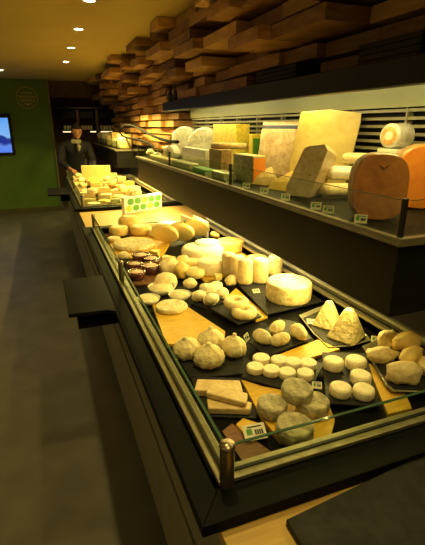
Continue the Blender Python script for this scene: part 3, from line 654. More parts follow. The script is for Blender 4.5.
# two framed info cards standing by the back rail
for i, (a, b_, tp) in enumerate([((181, 229), (196, 236), 206), ((194, 230), (208, 238), 212)]):
    pa, pb = onz(*a, zf), onz(*b_, zf); hh = size(pa, 15)
    t = thing('info_card', ['pale standing card with print beside the marked box', 'pale standing card with print near the back rail'][i], 'sign', (pa+pb)/2)
    d = (pb-pa).normalized(); nrm = Vector((d.y, -d.x, 0))*.003
    obj('card', prism(BM(), [(pa+nrm)[:2], (pb+nrm)[:2], (pb-nrm)[:2], (pa-nrm)[:2]], zf, zf+hh), 'card', t)
    q0, q1 = pa.lerp(pb, .25), pa.lerp(pb, .7)
    obj('print', prism(BM(), [(q0-nrm*1.4)[:2], (q1-nrm*1.4)[:2], (q1+nrm*1.4)[:2], (q0+nrm*1.4)[:2]], zf+hh*.3, zf+hh*.7), 'greenp', t)
for i, (x, y, ang, az, r, m, lb) in enumerate([(158, 258, .9, 1.2, .085, 'yellowc', 'yellow wedge behind the ramekins'), (176, 262, .8, 2.2, .085, 'butter', 'yellow wedge left of the half round cheese'), (186, 254, .8, .3, .08, 'yellowc', 'yellow wedge before the leaning discs'), (143, 252, .7, .9, .07, 'butter', 'small yellow wedge before the wide flat disc'), (216, 283, .8, .6, .06, 'butter', 'yellow wedge before the thick white drum'), (160, 240, .9, .2, .08, 'butter', 'yellow wedge between the wide disc and the leaning discs')]):
    p = onz(x, y, zf); pts = [(p.x, p.y)]+[(p.x+r*math.cos(az+ang*k/6), p.y+r*math.sin(az+ang*k/6)) for k in range(7)]
    tag(obj('cheese_wedge', prism(BM(), pts, zf+.0005, zf+.035), m, base=p, bevel=.003), lb, 'cheese')
for i, (x, y, w, d, h, m, lb) in enumerate([(190, 288, 14, 12, 9, 'cream', 'small pale lump left of the tiny stacked cheeses'), (231, 285, 13, 11, 9, 'cream', 'small pale lump right of the tiny stacked cheeses'), (183, 268, 14, 12, 12, 'butter', 'soft yellow lump between folded cheese and drum'), (124, 259, 12, 10, 7, 'cream', 'small pale lump by the side glass near the wide disc'), (172, 234, 13, 11, 8, 'butter', 'small yellow lump before the marked box')]):
    lump('small_soft_cheese', lb, m, x, y, w, d, h, B1+.013, amt=.15)
# price cards
def price(p, label, w=.036, h=.026, az=-.35, lean=.5, group='price cards'):
    """small white card leaning back, green dot and dark bar of digits"""
    t = thing('price_card', label, 'price card', p, group)
    R = Matrix.Rotation(az, 3, 'Z') @ Matrix.Rotation(-lean, 3, 'X')
    def pl(x0, x1, z0, z1, d0, d1):
        bm = box(BM(), x0, x1, d0, d1, z0, z1)
        for v in bm.verts: v.co = R @ v.co + Vector(p)+Vector((0, 0, .001))
        return bm
    obj('card', pl(-w/2, w/2, 0, h, 0, .0012), 'card', t)
    obj('green_logo', pl(-w*.36, -w*.12, h*.35, h*.72, -.0008, -.0001), 'greenp', t)
    bm = BM()
    for k in range(4): bmesh_box = box(bm, w*(.0+.10*k), w*(.07+.10*k), -.0008, -.0001, h*.3, h*.62)
    box(bm, -w*.3, w*.35, -.0008, -.0001, h*.78, h*.86)
    for v in bm.verts: v.co = R @ v.co + Vector(p)+Vector((0, 0, .001))
    obj('digits', bm, 'ink', t)
p = onz(259, 437, B2+.02)
price(onz(257, 440, B1+.02), 'white price card lying before the grey mouldy wheels', .062, .042, -.10, 1.0)
price(onz(317, 389, ZT), 'white price card beside the eight small discs', .03, .022, -.5, .8)
price(onz(376, 343, B1+.018), 'white price card at the corner of the lumpy cheese tray', .036, .026, -.6, .7)
price(onz(248, 341, ZT), 'white price card at the left tip of the oval cheese slate', .035, .028, .7, .4)
price(onz(257, 293, ZT), 'white price card on the slate left of the big white wheel', .036, .026, -.1, 1.1)
price(onz(311, 324, ZT-.01), 'white price card beside the farther pyramid cheese', .034, .024, -.5, 1.0)
# ------------------------------------------------------------------ divider box with green dots
t = thing('dotted_carton', 'white carton with green and yellow dots standing at the near end of the far case', 'box', (.85, 4.15, .8205))
ca, cb = onz(125, 214, .822), onz(162, 207.5, .822)
d = (cb-ca); L = d.length; d.normalize(); nr = Vector((-d.y, d.x, 0))
hh = .15
obj('carton', prism(BM(), [ca[:2], cb[:2], (cb+nr*.045)[:2], (ca+nr*.045)[:2]], .8205, .8205+hh), 'whitep', t, bevel=.002)
def disc(c, d, up, nrm, r, th=.0012):
    bm = BM(); A = [bm.verts.new(c+d*r*math.cos(2*PI*k/14)+up*r*.8*math.sin(2*PI*k/14)) for k in range(14)]
    B = [bm.verts.new(v.co+nrm*th) for v in A]; bm.faces.new(A[::-1]); bm.faces.new(B)
    for k in range(14): bm.faces.new((A[k], A[(k+1) % 14], B[(k+1) % 14], B[k]))
    return bm
for k in range(5):
    for j in range(2):
        c = ca+d*(L*(.11+.185*k+.05*j))+Vector((0, 0, hh*(.28+.42*j)))-nr*.0002
        obj('green_dot' if (k+j) % 3 else 'yellow_dot', disc(c, d, Vector((0, 0, 1)), -nr, L*.085), 'greenp' if (k+j) % 3 else 'lime', t)
# ------------------------------------------------------------------ far case contents
fr = random.Random(5)
kinds = [('cheese_wedge', 'wedge'), ('cheese_block', 'blk'), ('round_cheese', 'wh')]
adj = {'yellowc': 'yellow', 'butter': 'bright yellow', 'cream': 'cream', 'white': 'white', 'sand': 'sandy', 'orange': 'orange', 'marble': 'greenish'}
def wedge_bm(c, r, ang, h, az):
    pts = [(c[0], c[1])]+[(c[0]+r*math.cos(az+ang*k/6), c[1]+r*math.sin(az+ang*k/6)) for k in range(7)]
    return prism(BM(), pts, c[2], c[2]+h)
row = 0
for y in [4.43, 4.64, 4.86, 5.10, 5.36, 5.65, 5.95, 6.25, 6.55, 6.80]:
    row += 1
    for ci, x in enumerate((.40, .57, .74, .91)):
        x_ = x+fr.uniform(-.02, .02); y_ = y+fr.uniform(-.02, .02)
        m = fr.choice(['yellowc', 'butter', 'cream', 'butter', 'cream', 'sand', 'white']); k = fr.randrange(3); h = fr.uniform(.05, .085)+(.03 if row > 2 else 0)
        where = ['nearest row', 'second row', 'third row', 'fourth row', 'fifth row', 'sixth row', 'seventh row', 'eighth row', 'ninth row', 'last row'][row-1]
        side = ['aisle side', 'left of the middle', 'right of the middle', 'back rail side'][ci]
        if k == 0: bm = wedge_bm((x_+.06, y_-.05, DK+.001), .15, 1.0, h, PI*.62); nm = 'cheese_wedge'; sm = False
        elif k == 1:
            R = Matrix.Rotation(fr.uniform(-.4, .4), 3, 'Z'); bm = rbox(Vector((x_, y_, 0)), R, -.055, .055, -.07, .07, DK+.001, DK+.001+h); nm = 'cheese_block'; sm = False
        else: bm = wheel_bm((x_, y_, DK+.001), .068, h*.8, round_=.25, n=20); nm = 'round_cheese'; sm = True
        tag(obj(nm, bm, m, base=(x_, y_, DK+.001), smooth=sm, bevel=0 if sm else .004), '%s %s in the far case, %s, %s' % (adj[m], nm.replace('_', ' '), where, side), 'cheese', 'cheeses in the far case')
for i in range(16):
    x_, y_ = .40+.17*(i % 4)+fr.uniform(-.03, .03), 4.75+.52*(i//4)+fr.uniform(-.05, .05)
    m = fr.choice(['butter', 'yellowc', 'cream', 'butter']); z_ = DK+.118
    bm = wedge_bm((x_+.04, y_-.04, z_), .12, 1.1, .05, fr.uniform(1.4, 2.4)) if i % 2 else lump_bm((x_, y_, z_), .06, .05, .035, fr.uniform(0, 3), .2)
    tag(obj('cheese_wedge' if i % 2 else 'soft_cheese', bm, m, base=(x_, y_, z_), smooth=not i % 2), '%s %s atop the pile in the far case, %s' % (adj[m], 'wedge' if i % 2 else 'soft cheese', ['front rank', 'second rank', 'third rank', 'last rank'][i//4]+[' by the aisle', ' left of middle', ' right of middle', ' by the back rail'][i % 4]), 'cheese', 'cheeses piled on top in the far case')
# one big lit yellow block stands up
tag(obj('cheese_block', rbox(Vector((.62, 6.03, 0)), Matrix.Rotation(-.3, 3, 'Z'), -.19, .19, -.02, .02, DK+.12, DK+.30), 'butter', base=(.62, 6.03, DK+.12), bevel=.005), 'tall bright yellow block standing upright on others in the far case', 'cheese')
tag(obj('cheese_block', rbox(Vector((.62, 4.395, 0)), Matrix.Rotation(-.02, 3, 'Z'), -.05, .05, -.02, .02, DK+.001, DK+.1), 'marble', base=(.62, 4.395, DK), bevel=.004), 'dark greenish block behind the near glass of the far case', 'cheese')
# small red-labelled pieces by the glass
# far upper shelf goods
for i in range(9):
    y = 6.45+i*.30; x = 1.10+.05*(i % 2)
    h = (.16, .20, .14, .22, .18, .15, .2, .17, .2)[i]; m = ('cream', 'butter', 'marble', 'yellowc', 'cream', 'sand', 'white', 'yellowc', 'cream')[i]
    if i % 2: bm = rbox(Vector((x, y, 0)), Matrix.Rotation(.2*(i-4)*.3, 3, 'Z'), -.10, .10, -.08, .08, 1.2855, 1.2855+h); sm = False
    else: bm = wheel_bm((x, y, 1.2855), .10, h, round_=.2, n=24); sm = True
    tag(obj('wrapped_cheese', bm, m, base=(x, y, 1.2855), smooth=sm, bevel=0 if sm else .006), '%s %s on the far upper shelf, %s from its near end' % (adj[m], 'block cheese' if i % 2 else 'drum cheese', ['first', 'second', 'third', 'fourth', 'fifth', 'sixth', 'seventh', 'eighth', 'last'][i]), 'cheese', 'cheeses on the far upper shelf')
# ------------------------------------------------------------------ goods on the near upper shelf
ZS = 1.2855
def standing(name, label, cx_, cy_, r, th, az, m, face=None, flat=.0, fnc=None, group=None):
    """a wheel on its edge; az turns its axis from +Y"""
    R = Matrix.Rotation(az, 3, 'Z') @ Matrix.Rotation(-PI/2, 3, 'X')
    bm = wheel_bm((0, 0, 0), r, th, round_=.18, rot=R, fn=fnc, n=40)
    mz = min(v.co.z for v in bm.verts)
    bmesh.ops.translate(bm, verts=bm.verts, vec=Vector((cx_, cy_, ZS-mz)))
    for v in bm.verts:
        if v.co.z < ZS+r*.12: v.co.z = ZS+.0005+(v.co.z-ZS)*.2
    return tag(obj(name, bm, m, base=(cx_, cy_, ZS), smooth=True), label, 'cheese', group)
sq = lambda a, z: 1/max(abs(math.cos(a)), abs(math.sin(a)))**.45 if True else 1
# half mimolette: squarish cut face to the viewer
P0 = onz(377, 221, ZS); rr = size(P0, 54)/2
t = thing('orange_cheese_half', 'wrapped orange cheese half, squarish cut face, in front at the shelf end', 'cheese', (P0.x, P0.y, ZS))
def half(t, cxy, r, az, th, mf, mr_, hgt=1.0):
    bm = BM(); R = Matrix.Rotation(az, 3, 'Z')
    out = [(math.copysign(abs(math.cos(a))**.70, math.cos(a)), math.copysign(abs(math.sin(a))**.70, math.sin(a))) for a in [2*PI*k/40 for k in range(40)]]
    rings = []
    for d_, s in ((0, .96), (.012, 1.0), (th*.5, 1.02), (th*.85, .94), (th, .8)):
        rings.append([bm.verts.new(Vector((cxy[0], cxy[1], ZS+r*hgt+.001))+R @ Vector((u*r*s, d_, w_*r*s*hgt))) for u, w_ in out])
    f = bm.faces.new(rings[0][::-1]); f.material_index = 0
    bm.faces.new(rings[-1]).material_index = 1
    for i, (A, B) in enumerate(zip(rings, rings[1:])):
        for k in range(40):
            q = bm.faces.new((A[k], A[(k+1) % 40], B[(k+1) % 40], B[k])); q.material_index = 0 if i == 0 else 1; q.smooth = True
    for v in bm.verts: v.co.z = max(v.co.z, ZS+.0006)
    return bm
AZ = -.42
obj('cut_half', half(t, (P0.x, P0.y), rr, AZ, .11, 'orange', 'rindb', 1.2), ['orange', 'rindb'], t)
bm = BM()
for k in range(6):
    a = -.6+k*.24
    R = Matrix.Rotation(AZ, 3, 'Z')
    pA = Vector((P0.x, P0.y, ZS+rr*1.9))+R @ Vector((rr*.05, -.004, 0)); pB = Vector((P0.x, P0.y, ZS+rr*2.16))+R @ Vector((rr*.7*math.sin(a), .01, 0))
    tube(bm, [pA, pA.lerp(pB, .5)+Vector((0, -.002, 0)), pB], .0016, 5)
obj('film_folds', bm, 'orange', t, smooth=True)
P1 = onx(416, 150, 1.40)
t = thing('orange_cheese_half', 'bright orange cheese half behind and right of the front one, cut by the frame', 'cheese', (1.36, 1.28, ZS))
obj('cut_half', half(t, (1.375, 1.27), .112, AZ, .13, 'orangeb', 'rindb', 1.1), ['orangeb', 'rindb'], t)
# labelled roll lying on its side
t = thing('labelled_cheese_roll', 'white wrapped cheese roll with an orange round end label, by the grille', 'cheese', (1.38, 1.60, ZS))
c = ony(389, 136, 1.47); r = .045; R = Matrix.Rotation(math.radians(-112), 3, 'Z') @ Matrix.Rotation(PI/2, 3, 'X')
R = Matrix.Rotation(math.radians(-78), 3, 'Z') @ Matrix.Rotation(-PI/2, 3, 'X')
c = Vector((c.x, c.y, c.z)); dd = (R @ Vector((0, 0, 1)))
obj('roll', lathe(BM(), [(0, 0), (.044, 0), (.05, .008), (.052, .10), (.044, .115), (0, .115)], c, 28, rot=R), 'film', t, smooth=False)
obj('round_label', lathe(BM(), [(0, -.0015), (.036, -.0015), (.036, -.0002), (0, -.0002)], c, 28, rot=R), 'labelo', t)
obj('label_print', lathe(BM(), [(0, -.0028), (.018, -.0028), (.018, -.0017), (0, -.0017)], c, 20, rot=R), 'whitep', t)
obj('carton', box(BM(), c.x+.0, c.x+.12, c.y-.05, c.y+.06, ZS, c.z-.0525), 'whitep', t, bevel=.003)
# big yellow slab wedge
def solid(name, label, m, P, group=None, cat='cheese', bevel=.005, parent=None, smooth=False):
    bm = hull(BM(), P); c = sum((Vector(p) for p in P), Vector())/len(P); c.z = min(p[2] for p in P)
    if parent is not None: return obj(name, bm, m, parent, bevel=bevel)
    return tag(obj(name, bm, m, base=c, bevel=bevel, smooth=smooth), label, cat, group)
def at(px, py, X): return onx(px, py, X)
# yellow wedge: top edge row 110, broad face to the viewer
def facade(name, label, m, pix, Q, az, depth, group=None, shrink=1., drop=1., bevel=.006, cat='cheese'):
    """upright slab: its front lies in the vertical plane through Q (normal turned az from -Y); outline follows pix, feet on the shelf"""
    n = Vector((-math.sin(az), -math.cos(az), 0)); C0 = Vector((0, 0, H)); P = []
    for x, y in pix:
        r = ray(x, y); q = C0+r*((Q-C0).dot(n)/r.dot(n)); q.z = max(q.z, ZS+.0006); P.append(q)
    P2 = []
    zt = max(q.z for q in P); mid = sum(P, Vector())/len(P)
    for q in P:
        w_ = q-n*depth; w_ = Vector((mid.x-n.x*depth+(w_.x-mid.x+n.x*depth)*shrink, mid.y-n.y*depth+(w_.y-mid.y+n.y*depth)*shrink, ZS+.0006+(w_.z-ZS-.0006)*drop)); P2.append(w_)
    return solid(name, label, m, P+P2, group, cat, bevel), P
facade('large_yellow_cheese_wedge', 'tallest cheese, big wrapped yellow wedge standing before the grille', 'wedgey', [(301, 112), (330, 109.5), (362, 113), (361, 122), (352, 145), (344, 190), (289, 200), (289, 165)], Vector((1.31, 1.93, ZS)), .55, .06)
o_, Pw = facade('speckled_cheese_wedge', 'pinkish grey wedge with small holes in front of the tall yellow wedge', 'speck', [(304, 148), (309, 145.5), (325, 144), (328, 150), (316, 178), (309, 200), (284, 200), (286, 186)], Vector((1.10, 1.70, ZS)), 1.1, .13, shrink=.8, drop=.86)
bm = BM()
for k, (x, y) in enumerate(((313, 160), (304, 166), (310, 175), (318, 152), (300, 180), (308, 185), (321, 160))):
    n = Vector((-math.sin(1.1), -math.cos(1.1), 0)); C0 = Vector((0, 0, H)); r = ray(x, y); q = C0+r*((Vector((1.10, 1.70, ZS))-C0).dot(n)/r.dot(n))
    b2 = BM(); bmesh.ops.create_icosphere(b2, subdivisions=1, radius=.0045)
    for v in b2.verts: v.co = q+Vector((v.co.x, v.co.y, v.co.z))
    me_ = bpy.data.meshes.new('tmp'); b2.to_mesh(me_); bm.from_mesh(me_); b2.free(); bpy.data.meshes.remove(me_)
obj('holes', bm, 'rindb', o_)
# long white logs
def logs(label, p0, p1, r, m='film', sq_=.75):
    p0, p1 = Vector(p0), Vector(p1); n_ = 14; pts = [p0.lerp(p1, k/n_) for k in range(n_+1)]
    rs = [r*(.55 if k in (0, n_) else .9 if k in (1, n_-1) else 1) for k in range(n_+1)]
    bm = tube(BM(), pts, rs, 20)
    zc_ = p0.z
    for v in bm.verts: v.co.z = zc_+(v.co.z-zc_)*sq_
    c = (p0+p1)/2; c.z -= r
    return tag(obj('cheese_log', bm, m, base=c, smooth=True), label, 'cheese', 'long wrapped cheeses')
s1 = onz(322, 197, ZS+.02); logs('low cream log behind the price cards, nearest the glass', (*onx(322, 188, 1.17).xy, ZS+.037), (*onx(352, 188, 1.30).xy, ZS+.037), .042, 'cream')
logs('printed white wrapped log lying on the low cream log', (*onx(328, 175, 1.23).xy, ZS+.108), (*onx(356, 175, 1.34).xy, ZS+.108), .043, 'whitep')
logs('cream log on top of the stack, left of the labelled roll', (*onx(343, 152, 1.30).xy, ZS+.172), (*onx(380, 150, 1.42).xy, ZS+.172), .034, 'cream')
# parchment bag with navy stripe
x0 = 1.28
o1 = onx(265, 119, x0); o2 = onx(300, 119, x0)
t = thing('parchment_bag', 'crumpled parchment bag with a navy stripe, left of the tall yellow wedge', 'bag', (x0, (o1.y+o2.y)/2, ZS))
bm = BM(); nx, nz_ = 14, 16; grid = []
g0, g1 = ony(264, 122, 2.62), ony(301, 119, 2.30)
L0, L1 = Vector((g0.x, 2.62, 0)), Vector((g1.x, 2.30, 0)); ztop = g0.z
for side in (0, 1):
    G = []
    for j in range(nz_+1):
        rw = []
        for i in range(nx+1):
            u = i/nx; v_ = j/nz_; q = L0.lerp(L1, u); thick = .09*(1-v_)**.6*math.sin(PI*min(max(u, .06), .94))**.4+.004
            dr = Vector((-(L1-L0).y, (L1-L0).x, 0)).normalized()
            q = q+dr*(thick*(1 if side else -1)*-1)
            q.z = ZS+.001+(ztop-ZS)*v_
            q += Vector((0, 0, 1))*0+dr*.008*noise.noise(Vector((u*4, v_*4, side*7)))
            rw.append(bm.verts.new(q))
        G.append(rw)
    grid.append(G)
    for j in range(nz_):
        for i in range(nx): bm.faces.new((G[j][i], G[j][i+1], G[j+1][i+1], G[j+1][i])).material_index = 1 if j in (14,) else 0
for j in range(nz_):
    for i in (0, nx): bm.faces.new((grid[0][j][i], grid[1][j][i], grid[1][j+1][i], grid[0][j+1][i]))
for i in range(nx):
    for j in (0, nz_): bm.faces.new((grid[0][j][i], grid[0][j][i+1], grid[1][j][i+1], grid[1][j][i]))
obj('bag_body', bm, ['paper', 'navy'], t, smooth=True)
# two small orange wedges in front
for i, (l, r_, tp, yb) in enumerate([((250, 184), (268, 186), (272, 164), 0), ((267, 189), (288, 192), (294, 163), 0)]):
    a0, a1 = onz(*l, ZS), onz(*r_, ZS); w = (a1-a0)
    ap = onx(tp[0], tp[1], a1.x+.06)
    solid('orange_rind_wedge', ['orange rinded wedge before the parchment bag, left of two', 'orange rinded wedge before the parchment bag, right of two'][i], 'sand' if i == 0 else 'yellowc',
          [a0, a1, (a0.x+.09, a0.y+.06, ZS), (a1.x+.09, a1.y+.02, ZS), (ap.x, ap.y, min(ap.z, ZS+.10)), (a0.x+.02, a0.y, ZS+.035), (a1.x+.03, a1.y, ZS+.05), (ap.x-.03, ap.y+.05, ZS+.07)], 'orange rinded wedges', bevel=.006)
# block cheese orange yellow
o, bb = blk(1.09, 233, 253, 266, 157, 165, ZS, 'marbled_cheese_block', 'tall marbled block with orange end and pale top, middle of the upper shelf', 'marble')
o2_ = obj('cut_end', box(BM(), bb[0]+.004, bb[1]-.004, bb[2]-.003, bb[2]+.001, ZS+.004, bb[5]-.006), 'orangeb', o)
obj('top_rind', box(BM(), bb[0]+.003, bb[1]-.003, bb[2]+.002, bb[3]-.003, bb[5]-.001, bb[5]+.004), 'cream', o)
# yellow packs
o, bb = blk(1.32, 213, 236, 250, 124, 130, ZS, 'yellow_carton', 'tall yellow printed pack behind the diagonal log', 'yellowp', cat='pack')
obj('white_panel', box(BM(), bb[0]-.002, bb[0]+.001, bb[2]+.10, bb[2]+.30, ZS+.12, ZS+.17), 'card', o)
o, bb = blk(1.36, 249, 252, 264, 134, 138, ZS, 'yellow_carton', 'shorter yellow printed pack beside the parchment bag', 'yellowp', cat='pack')
obj('printed_band', box(BM(), bb[0]+.01, bb[1]-.01, bb[2]-.003, bb[2]+.001, ZS+.09, bb[5]-.03), 'greenp', o)
# dark wedge with diagonal log on it
a0 = onz(211, 165, ZS)
o, bb = blk(1.12, 209, 221, 232, 150, 160, ZS, 'dark_rind_cheese', 'brown rinded cheese under the diagonal log', 'rindb')
q0 = Vector((1.13, bb[3]-.04, bb[5]+.022)); q1 = Vector((1.30, bb[2]-.02, bb[5]+.022))
bm = tube(BM(), [q0, q0.lerp(q1, .5), q1], [.02, .022, .02], 16)
tag(obj('cheese_log', bm, 'sand', base=(q0+q1)/2-Vector((0, 0, .022)), smooth=True), 'slim brown log lying on the rinded cheese, middle of the upper shelf', 'cheese', 'long wrapped cheeses')
# white long box and wrapped wheels, green tray
o, bb = blk(1.12, 182, 205, 211, 150, 146, ZS, 'white_wrapped_block', 'long white wrapped block toward the far end of the upper shelf', 'whitep')
t = thing('labelled_white_drum', 'short white drum with a round grey label at the far end', 'cheese', (1.12, 4.16, ZS))
R = Matrix.Rotation(math.radians(-55), 3, 'Z') @ Matrix.Rotation(-PI/2, 3, 'X')
c = Vector((1.10, 4.05, ZS+.0715))
obj('drum', lathe(BM(), [(0, 0), (.066, 0), (.071, .006), (.071, .09), (.066, .096), (0, .096)], c, 28, rot=R), 'whitep', t)
obj('round_label', lathe(BM(), [(0, -.0015), (.035, -.0015), (.035, -.0002), (0, -.0002)], c, 24, rot=R), 'marble', t)
for i, (px, w) in enumerate([(184, 18), (203, 16)]):
    q = onx(px, 128, 1.34); r = size(q, w)/2
    standing('wrapped_round_cheese', ['film wrapped wheel standing upright at the far end of the shelf', 'film wrapped wheel standing upright behind the white block'][i], q.x, q.y, (q.z-ZS)/2+.004, .12, -.7, 'film', group='upright wrapped wheels')
for i, (l, r_) in enumerate([(150, 170), (172, 190), (192, 208), (211, 226)]):
    a, b_ = onx(l, 165, .99), onx(r_, 169, .99)
    hh = (.045, .05, .04, .05)[i]
    tag(obj('small_wrapped_cheese', box(BM(), .985, 1.07, b_.y+.02, a.y-.02, ZS, ZS+hh), ('cream', 'marble', 'greenp', 'marble')[i], base=(1.03, (a.y+b_.y)/2, ZS), bevel=.01), ['pale low cheese pack at the far glass corner', 'greenish low cheese pack behind the glass', 'dark green low pack behind the glass', 'greenish low pack before the brown rinded cheese'][i], 'cheese', 'low packs behind the shelf glass')
# more items at the far end
tag(obj('wrapped_cheese', lump_bm((1.04, 4.55, ZS), .04, .07, .05, .3, .15), 'cream', base=(1.10, 4.52, ZS), smooth=True), 'pale crumpled wrapped cheese at the far end of the near upper shelf', 'cheese')
tag(obj('wrapped_cheese', lump_bm((1.05, 4.30, ZS), .045, .07, .04, .1, .15), 'film', base=(1.05, 4.30, ZS), smooth=True), 'small film wrapped cheese in front of the white drum', 'cheese')
# price cards along the glass
for i, (x, y) in enumerate([(208, 171), (229, 177), (246, 184), (264, 189), (285.5, 195), (316, 203), (328.5, 206), (361, 216)]):
    p = onx(x, y, .978); p.z = ZS
    price(p, 'price card behind the shelf glass, ' + ['farthest one', 'below the dark rinded cheese', 'under the marbled block', 'between the orange wedges', 'at the speckled wedge corner', 'left one of the close pair', 'right one of the close pair', 'in front of the orange cheese half'][i], .042 if i > 4 else .04, .03, -.75, .25)
# ------------------------------------------------------------------ utensil loop and jars at the end of the shelf
t = thing('curved_black_handle', 'black curved rod with a loop at the far end of the upper shelf', 'utensil', (1.2, 4.9, 1.45))
X_ = 1.10
pts = [onx(x, y, X_) for x, y in [(178, 142), (168, 141), (158, 138), (147, 133), (136, 127), (127, 125), (121, 128), (120, 133), (125, 137), (133, 139), (143, 141), (152, 146), (154, 152)]]
sm = []
for i in range(len(pts)-1):
    a, b_ = pts[max(i-1, 0)], pts[i]; c_, d_ = pts[i+1], pts[min(i+2, len(pts)-1)]
    for k in range(5):
        s = k/5; sm.append(.5*((2*b_)+(-a+c_)*s+(2*a-5*b_+4*c_-d_)*s*s+(-a+3*b_-3*c_+d_)*s**3))
sm.append(pts[-1])
obj('rod', tube(BM(), sm, .014, 8), 'blackrod', t, smooth=True)
obj('clamp', tube(BM(), [pts[-1]+Vector((0, 0, .02)), (pts[-1].x, pts[-1].y, 1.287)], .014, 10), 'ink', t)
for i, (px, py) in enumerate([(155, 130), (163, 131), (150, 132)]):
    q = onx(px, py, 1.42)
    jar('dark_jar', ['dark jar on the wall ledge beyond the canopy, middle of three', 'dark jar on the wall ledge beyond the canopy, nearest of three', 'dark jar on the wall ledge beyond the canopy, farthest of three'][i], 1.40, 4.95+.22*i, 1.2855, .04, .2, 'bottle', 'dark jars beyond the canopy')
tag(obj('wall_ledge', box(BM(), 1.34, 1.60, 4.83, 5.55, 1.24, 1.285), 'timber', base=(1.47, 5.2, 1.24)), 'short wooden wall ledge carrying three dark jars', 'shelf')
# ------------------------------------------------------------------ bottle shelves in the recess
for j, z in enumerate((1.50, 1.98)):
    t = thing('wall_shelf', ['lit wall shelf full of bottles in the dark recess', 'upper wall shelf with dark boxes in the recess'][j], 'shelf', (.95, 10.1, z))
    obj('board', box(BM(), .2, XW-.002, 9.98, 10.3, z-.03, z), 'dark_wall', t)
    if j == 0:
        for a, b_ in ((.42, .66), (.98, 1.10), (1.20, 1.45)):
            obj('light_strip', box(BM(), a, b_, 9.965, 9.979, z-.027, z-.005), 'led', t)
t = thing('shelf_dividers', 'dark upright dividers between the lit shelf bays', 'shelf', (.95, 10.1, 1.5))
for x in (.72, 1.12):
    obj('upright', box(BM(), x, x+.05, 10.0, 10.3, 1.501, 1.949), 'brown_wall', t)
bi = 0
for a, b_ in ((.44, .68), (.80, 1.08), (1.20, 1.55)):
    n_ = int((b_-a)/.062)
    for k in range(n_):
        x = a+.03+k*.062; t = thing('wine_bottle', 'dark bottle with a pale label on the lit shelf in the recess', 'bottle', (x, 10.06, 1.5005), 'bottles on the lit wall shelf')
        obj('glass_body', lathe(BM(), [(0, 0), (.024, 0), (.024, .14), (.009, .18), (.009, .23), (0, .23)], (x, 10.06, 1.5005), 10), 'bottle', t, smooth=True)
        obj('paper_label', lathe(BM(), [(.0245, .025), (.0248, .025), (.0248, .11), (.0245, .11)], (x, 10.06, 1.5005), 10), 'blabel', t)
for i, (a, b_) in enumerate(((.44, .70), (.78, 1.08), (1.18, 1.5))):
    tag(obj('dark_box', box(BM(), a, b_, 10.02, 10.22, 1.75, 1.94), 'dark', base=((a+b_)/2, 10.1, 1.75), bevel=.004), ['dark hanging box above the bottles, nearest the green wall', 'dark hanging box above the bottles, in the middle bay', 'dark hanging box above the bottles, in the right bay'][i], 'box', 'dark boxes above the bottles')
# ------------------------------------------------------------------ shop assistant
def skin_mesh(name, V, E, R_, m, parent, sub=2):
    me = bpy.data.meshes.new(name); o0 = Vector(parent['_w'])
    me.from_pydata([Vector(v)-o0 for v in V], E, []); me.materials.append(M[m])
    o = bpy.data.objects.new(name, me); COL.objects.link(o); o.parent = parent; o['_w'] = tuple(o0)
    md = o.modifiers.new('skin', 'SKIN'); md.use_smooth_shade = True
    for i, sv in enumerate(me.skin_vertices[0].data):
        r = R_[i]; sv.radius = r if isinstance(r, tuple) else (r, r); sv.use_root = (i == 0)
    s2 = o.modifiers.new('sub', 'SUBSURF'); s2.levels = sub; s2.render_levels = sub
    return o
PX, PY = .48, 7.52
t = thing('person', 'dark-haired person in a dark jacket and pale scarf leaning over the far case', 'person', (PX, PY+.12, 0))
pel = (PX, PY+.16, .93); ch = (PX, PY+.02, 1.20); nk = (PX+.02, PY-.06, 1.36)
V = [pel, (PX, PY+.10, 1.06), ch, (PX+.01, PY-.02, 1.30), nk, (PX+.03, PY-.09, 1.43)]
R_ = [(.15, .11), (.14, .10), (.16, .11), (.11, .08), .052, .05]
E_ = [(0, 1), (1, 2), (2, 3), (3, 4), (4, 5)]
def add(v, r, j):
    V.append(v); R_.append(r); E_.append((j, len(V)-1)); return len(V)-1
hands = []
for s, el, wr in ((-1, (PX-.26, PY-.12, 1.05), (.36, 7.06, .955)), (1, (PX+.25, PY-.14, 1.06), (.62, 7.02, .98))):
    sh = add((PX+s*.19, PY-.0, 1.30), .06, 3); e_ = add(el, .045, sh); w_ = add(wr, .027, e_)
    d_ = (Vector(wr)-Vector(el)).normalized(); d_.z = -.15; d_.normalize(); sd = Vector((d_.y, -d_.x, 0)).normalized()
    pm = add(tuple(Vector(wr)+d_*.06), (.038, .018), w_)
    for k, ln in enumerate((.062, .074, .07, .055)):
        b0 = Vector(wr)+d_*.085+sd*(k-1.5)*.019; f1 = add(tuple(b0), .0095, pm)
        f2 = add(tuple(b0+d_*ln*.5+Vector((0, 0, -.006))), .0085, f1); add(tuple(b0+d_*ln*.85+Vector((0, 0, -.028))), .007, f2)
    b0 = Vector(wr)+d_*.03-sd*s*-.03; f1 = add(tuple(b0), .011, pm); add(tuple(b0+d_*.03+sd*s*.03), .009, f1)
for s in (-1, 1):
    hp = add((PX+s*.09, PY+.17, .86), .09, 0); kn = add((PX+s*.10, PY+.14, .48), .058, hp); an = add((PX+s*.10, PY+.20, .09), .04, kn)
    add((PX+s*.11, PY+.08, .045), .036, an)
skin_mesh('body', V, E_, R_, 'skin', t)
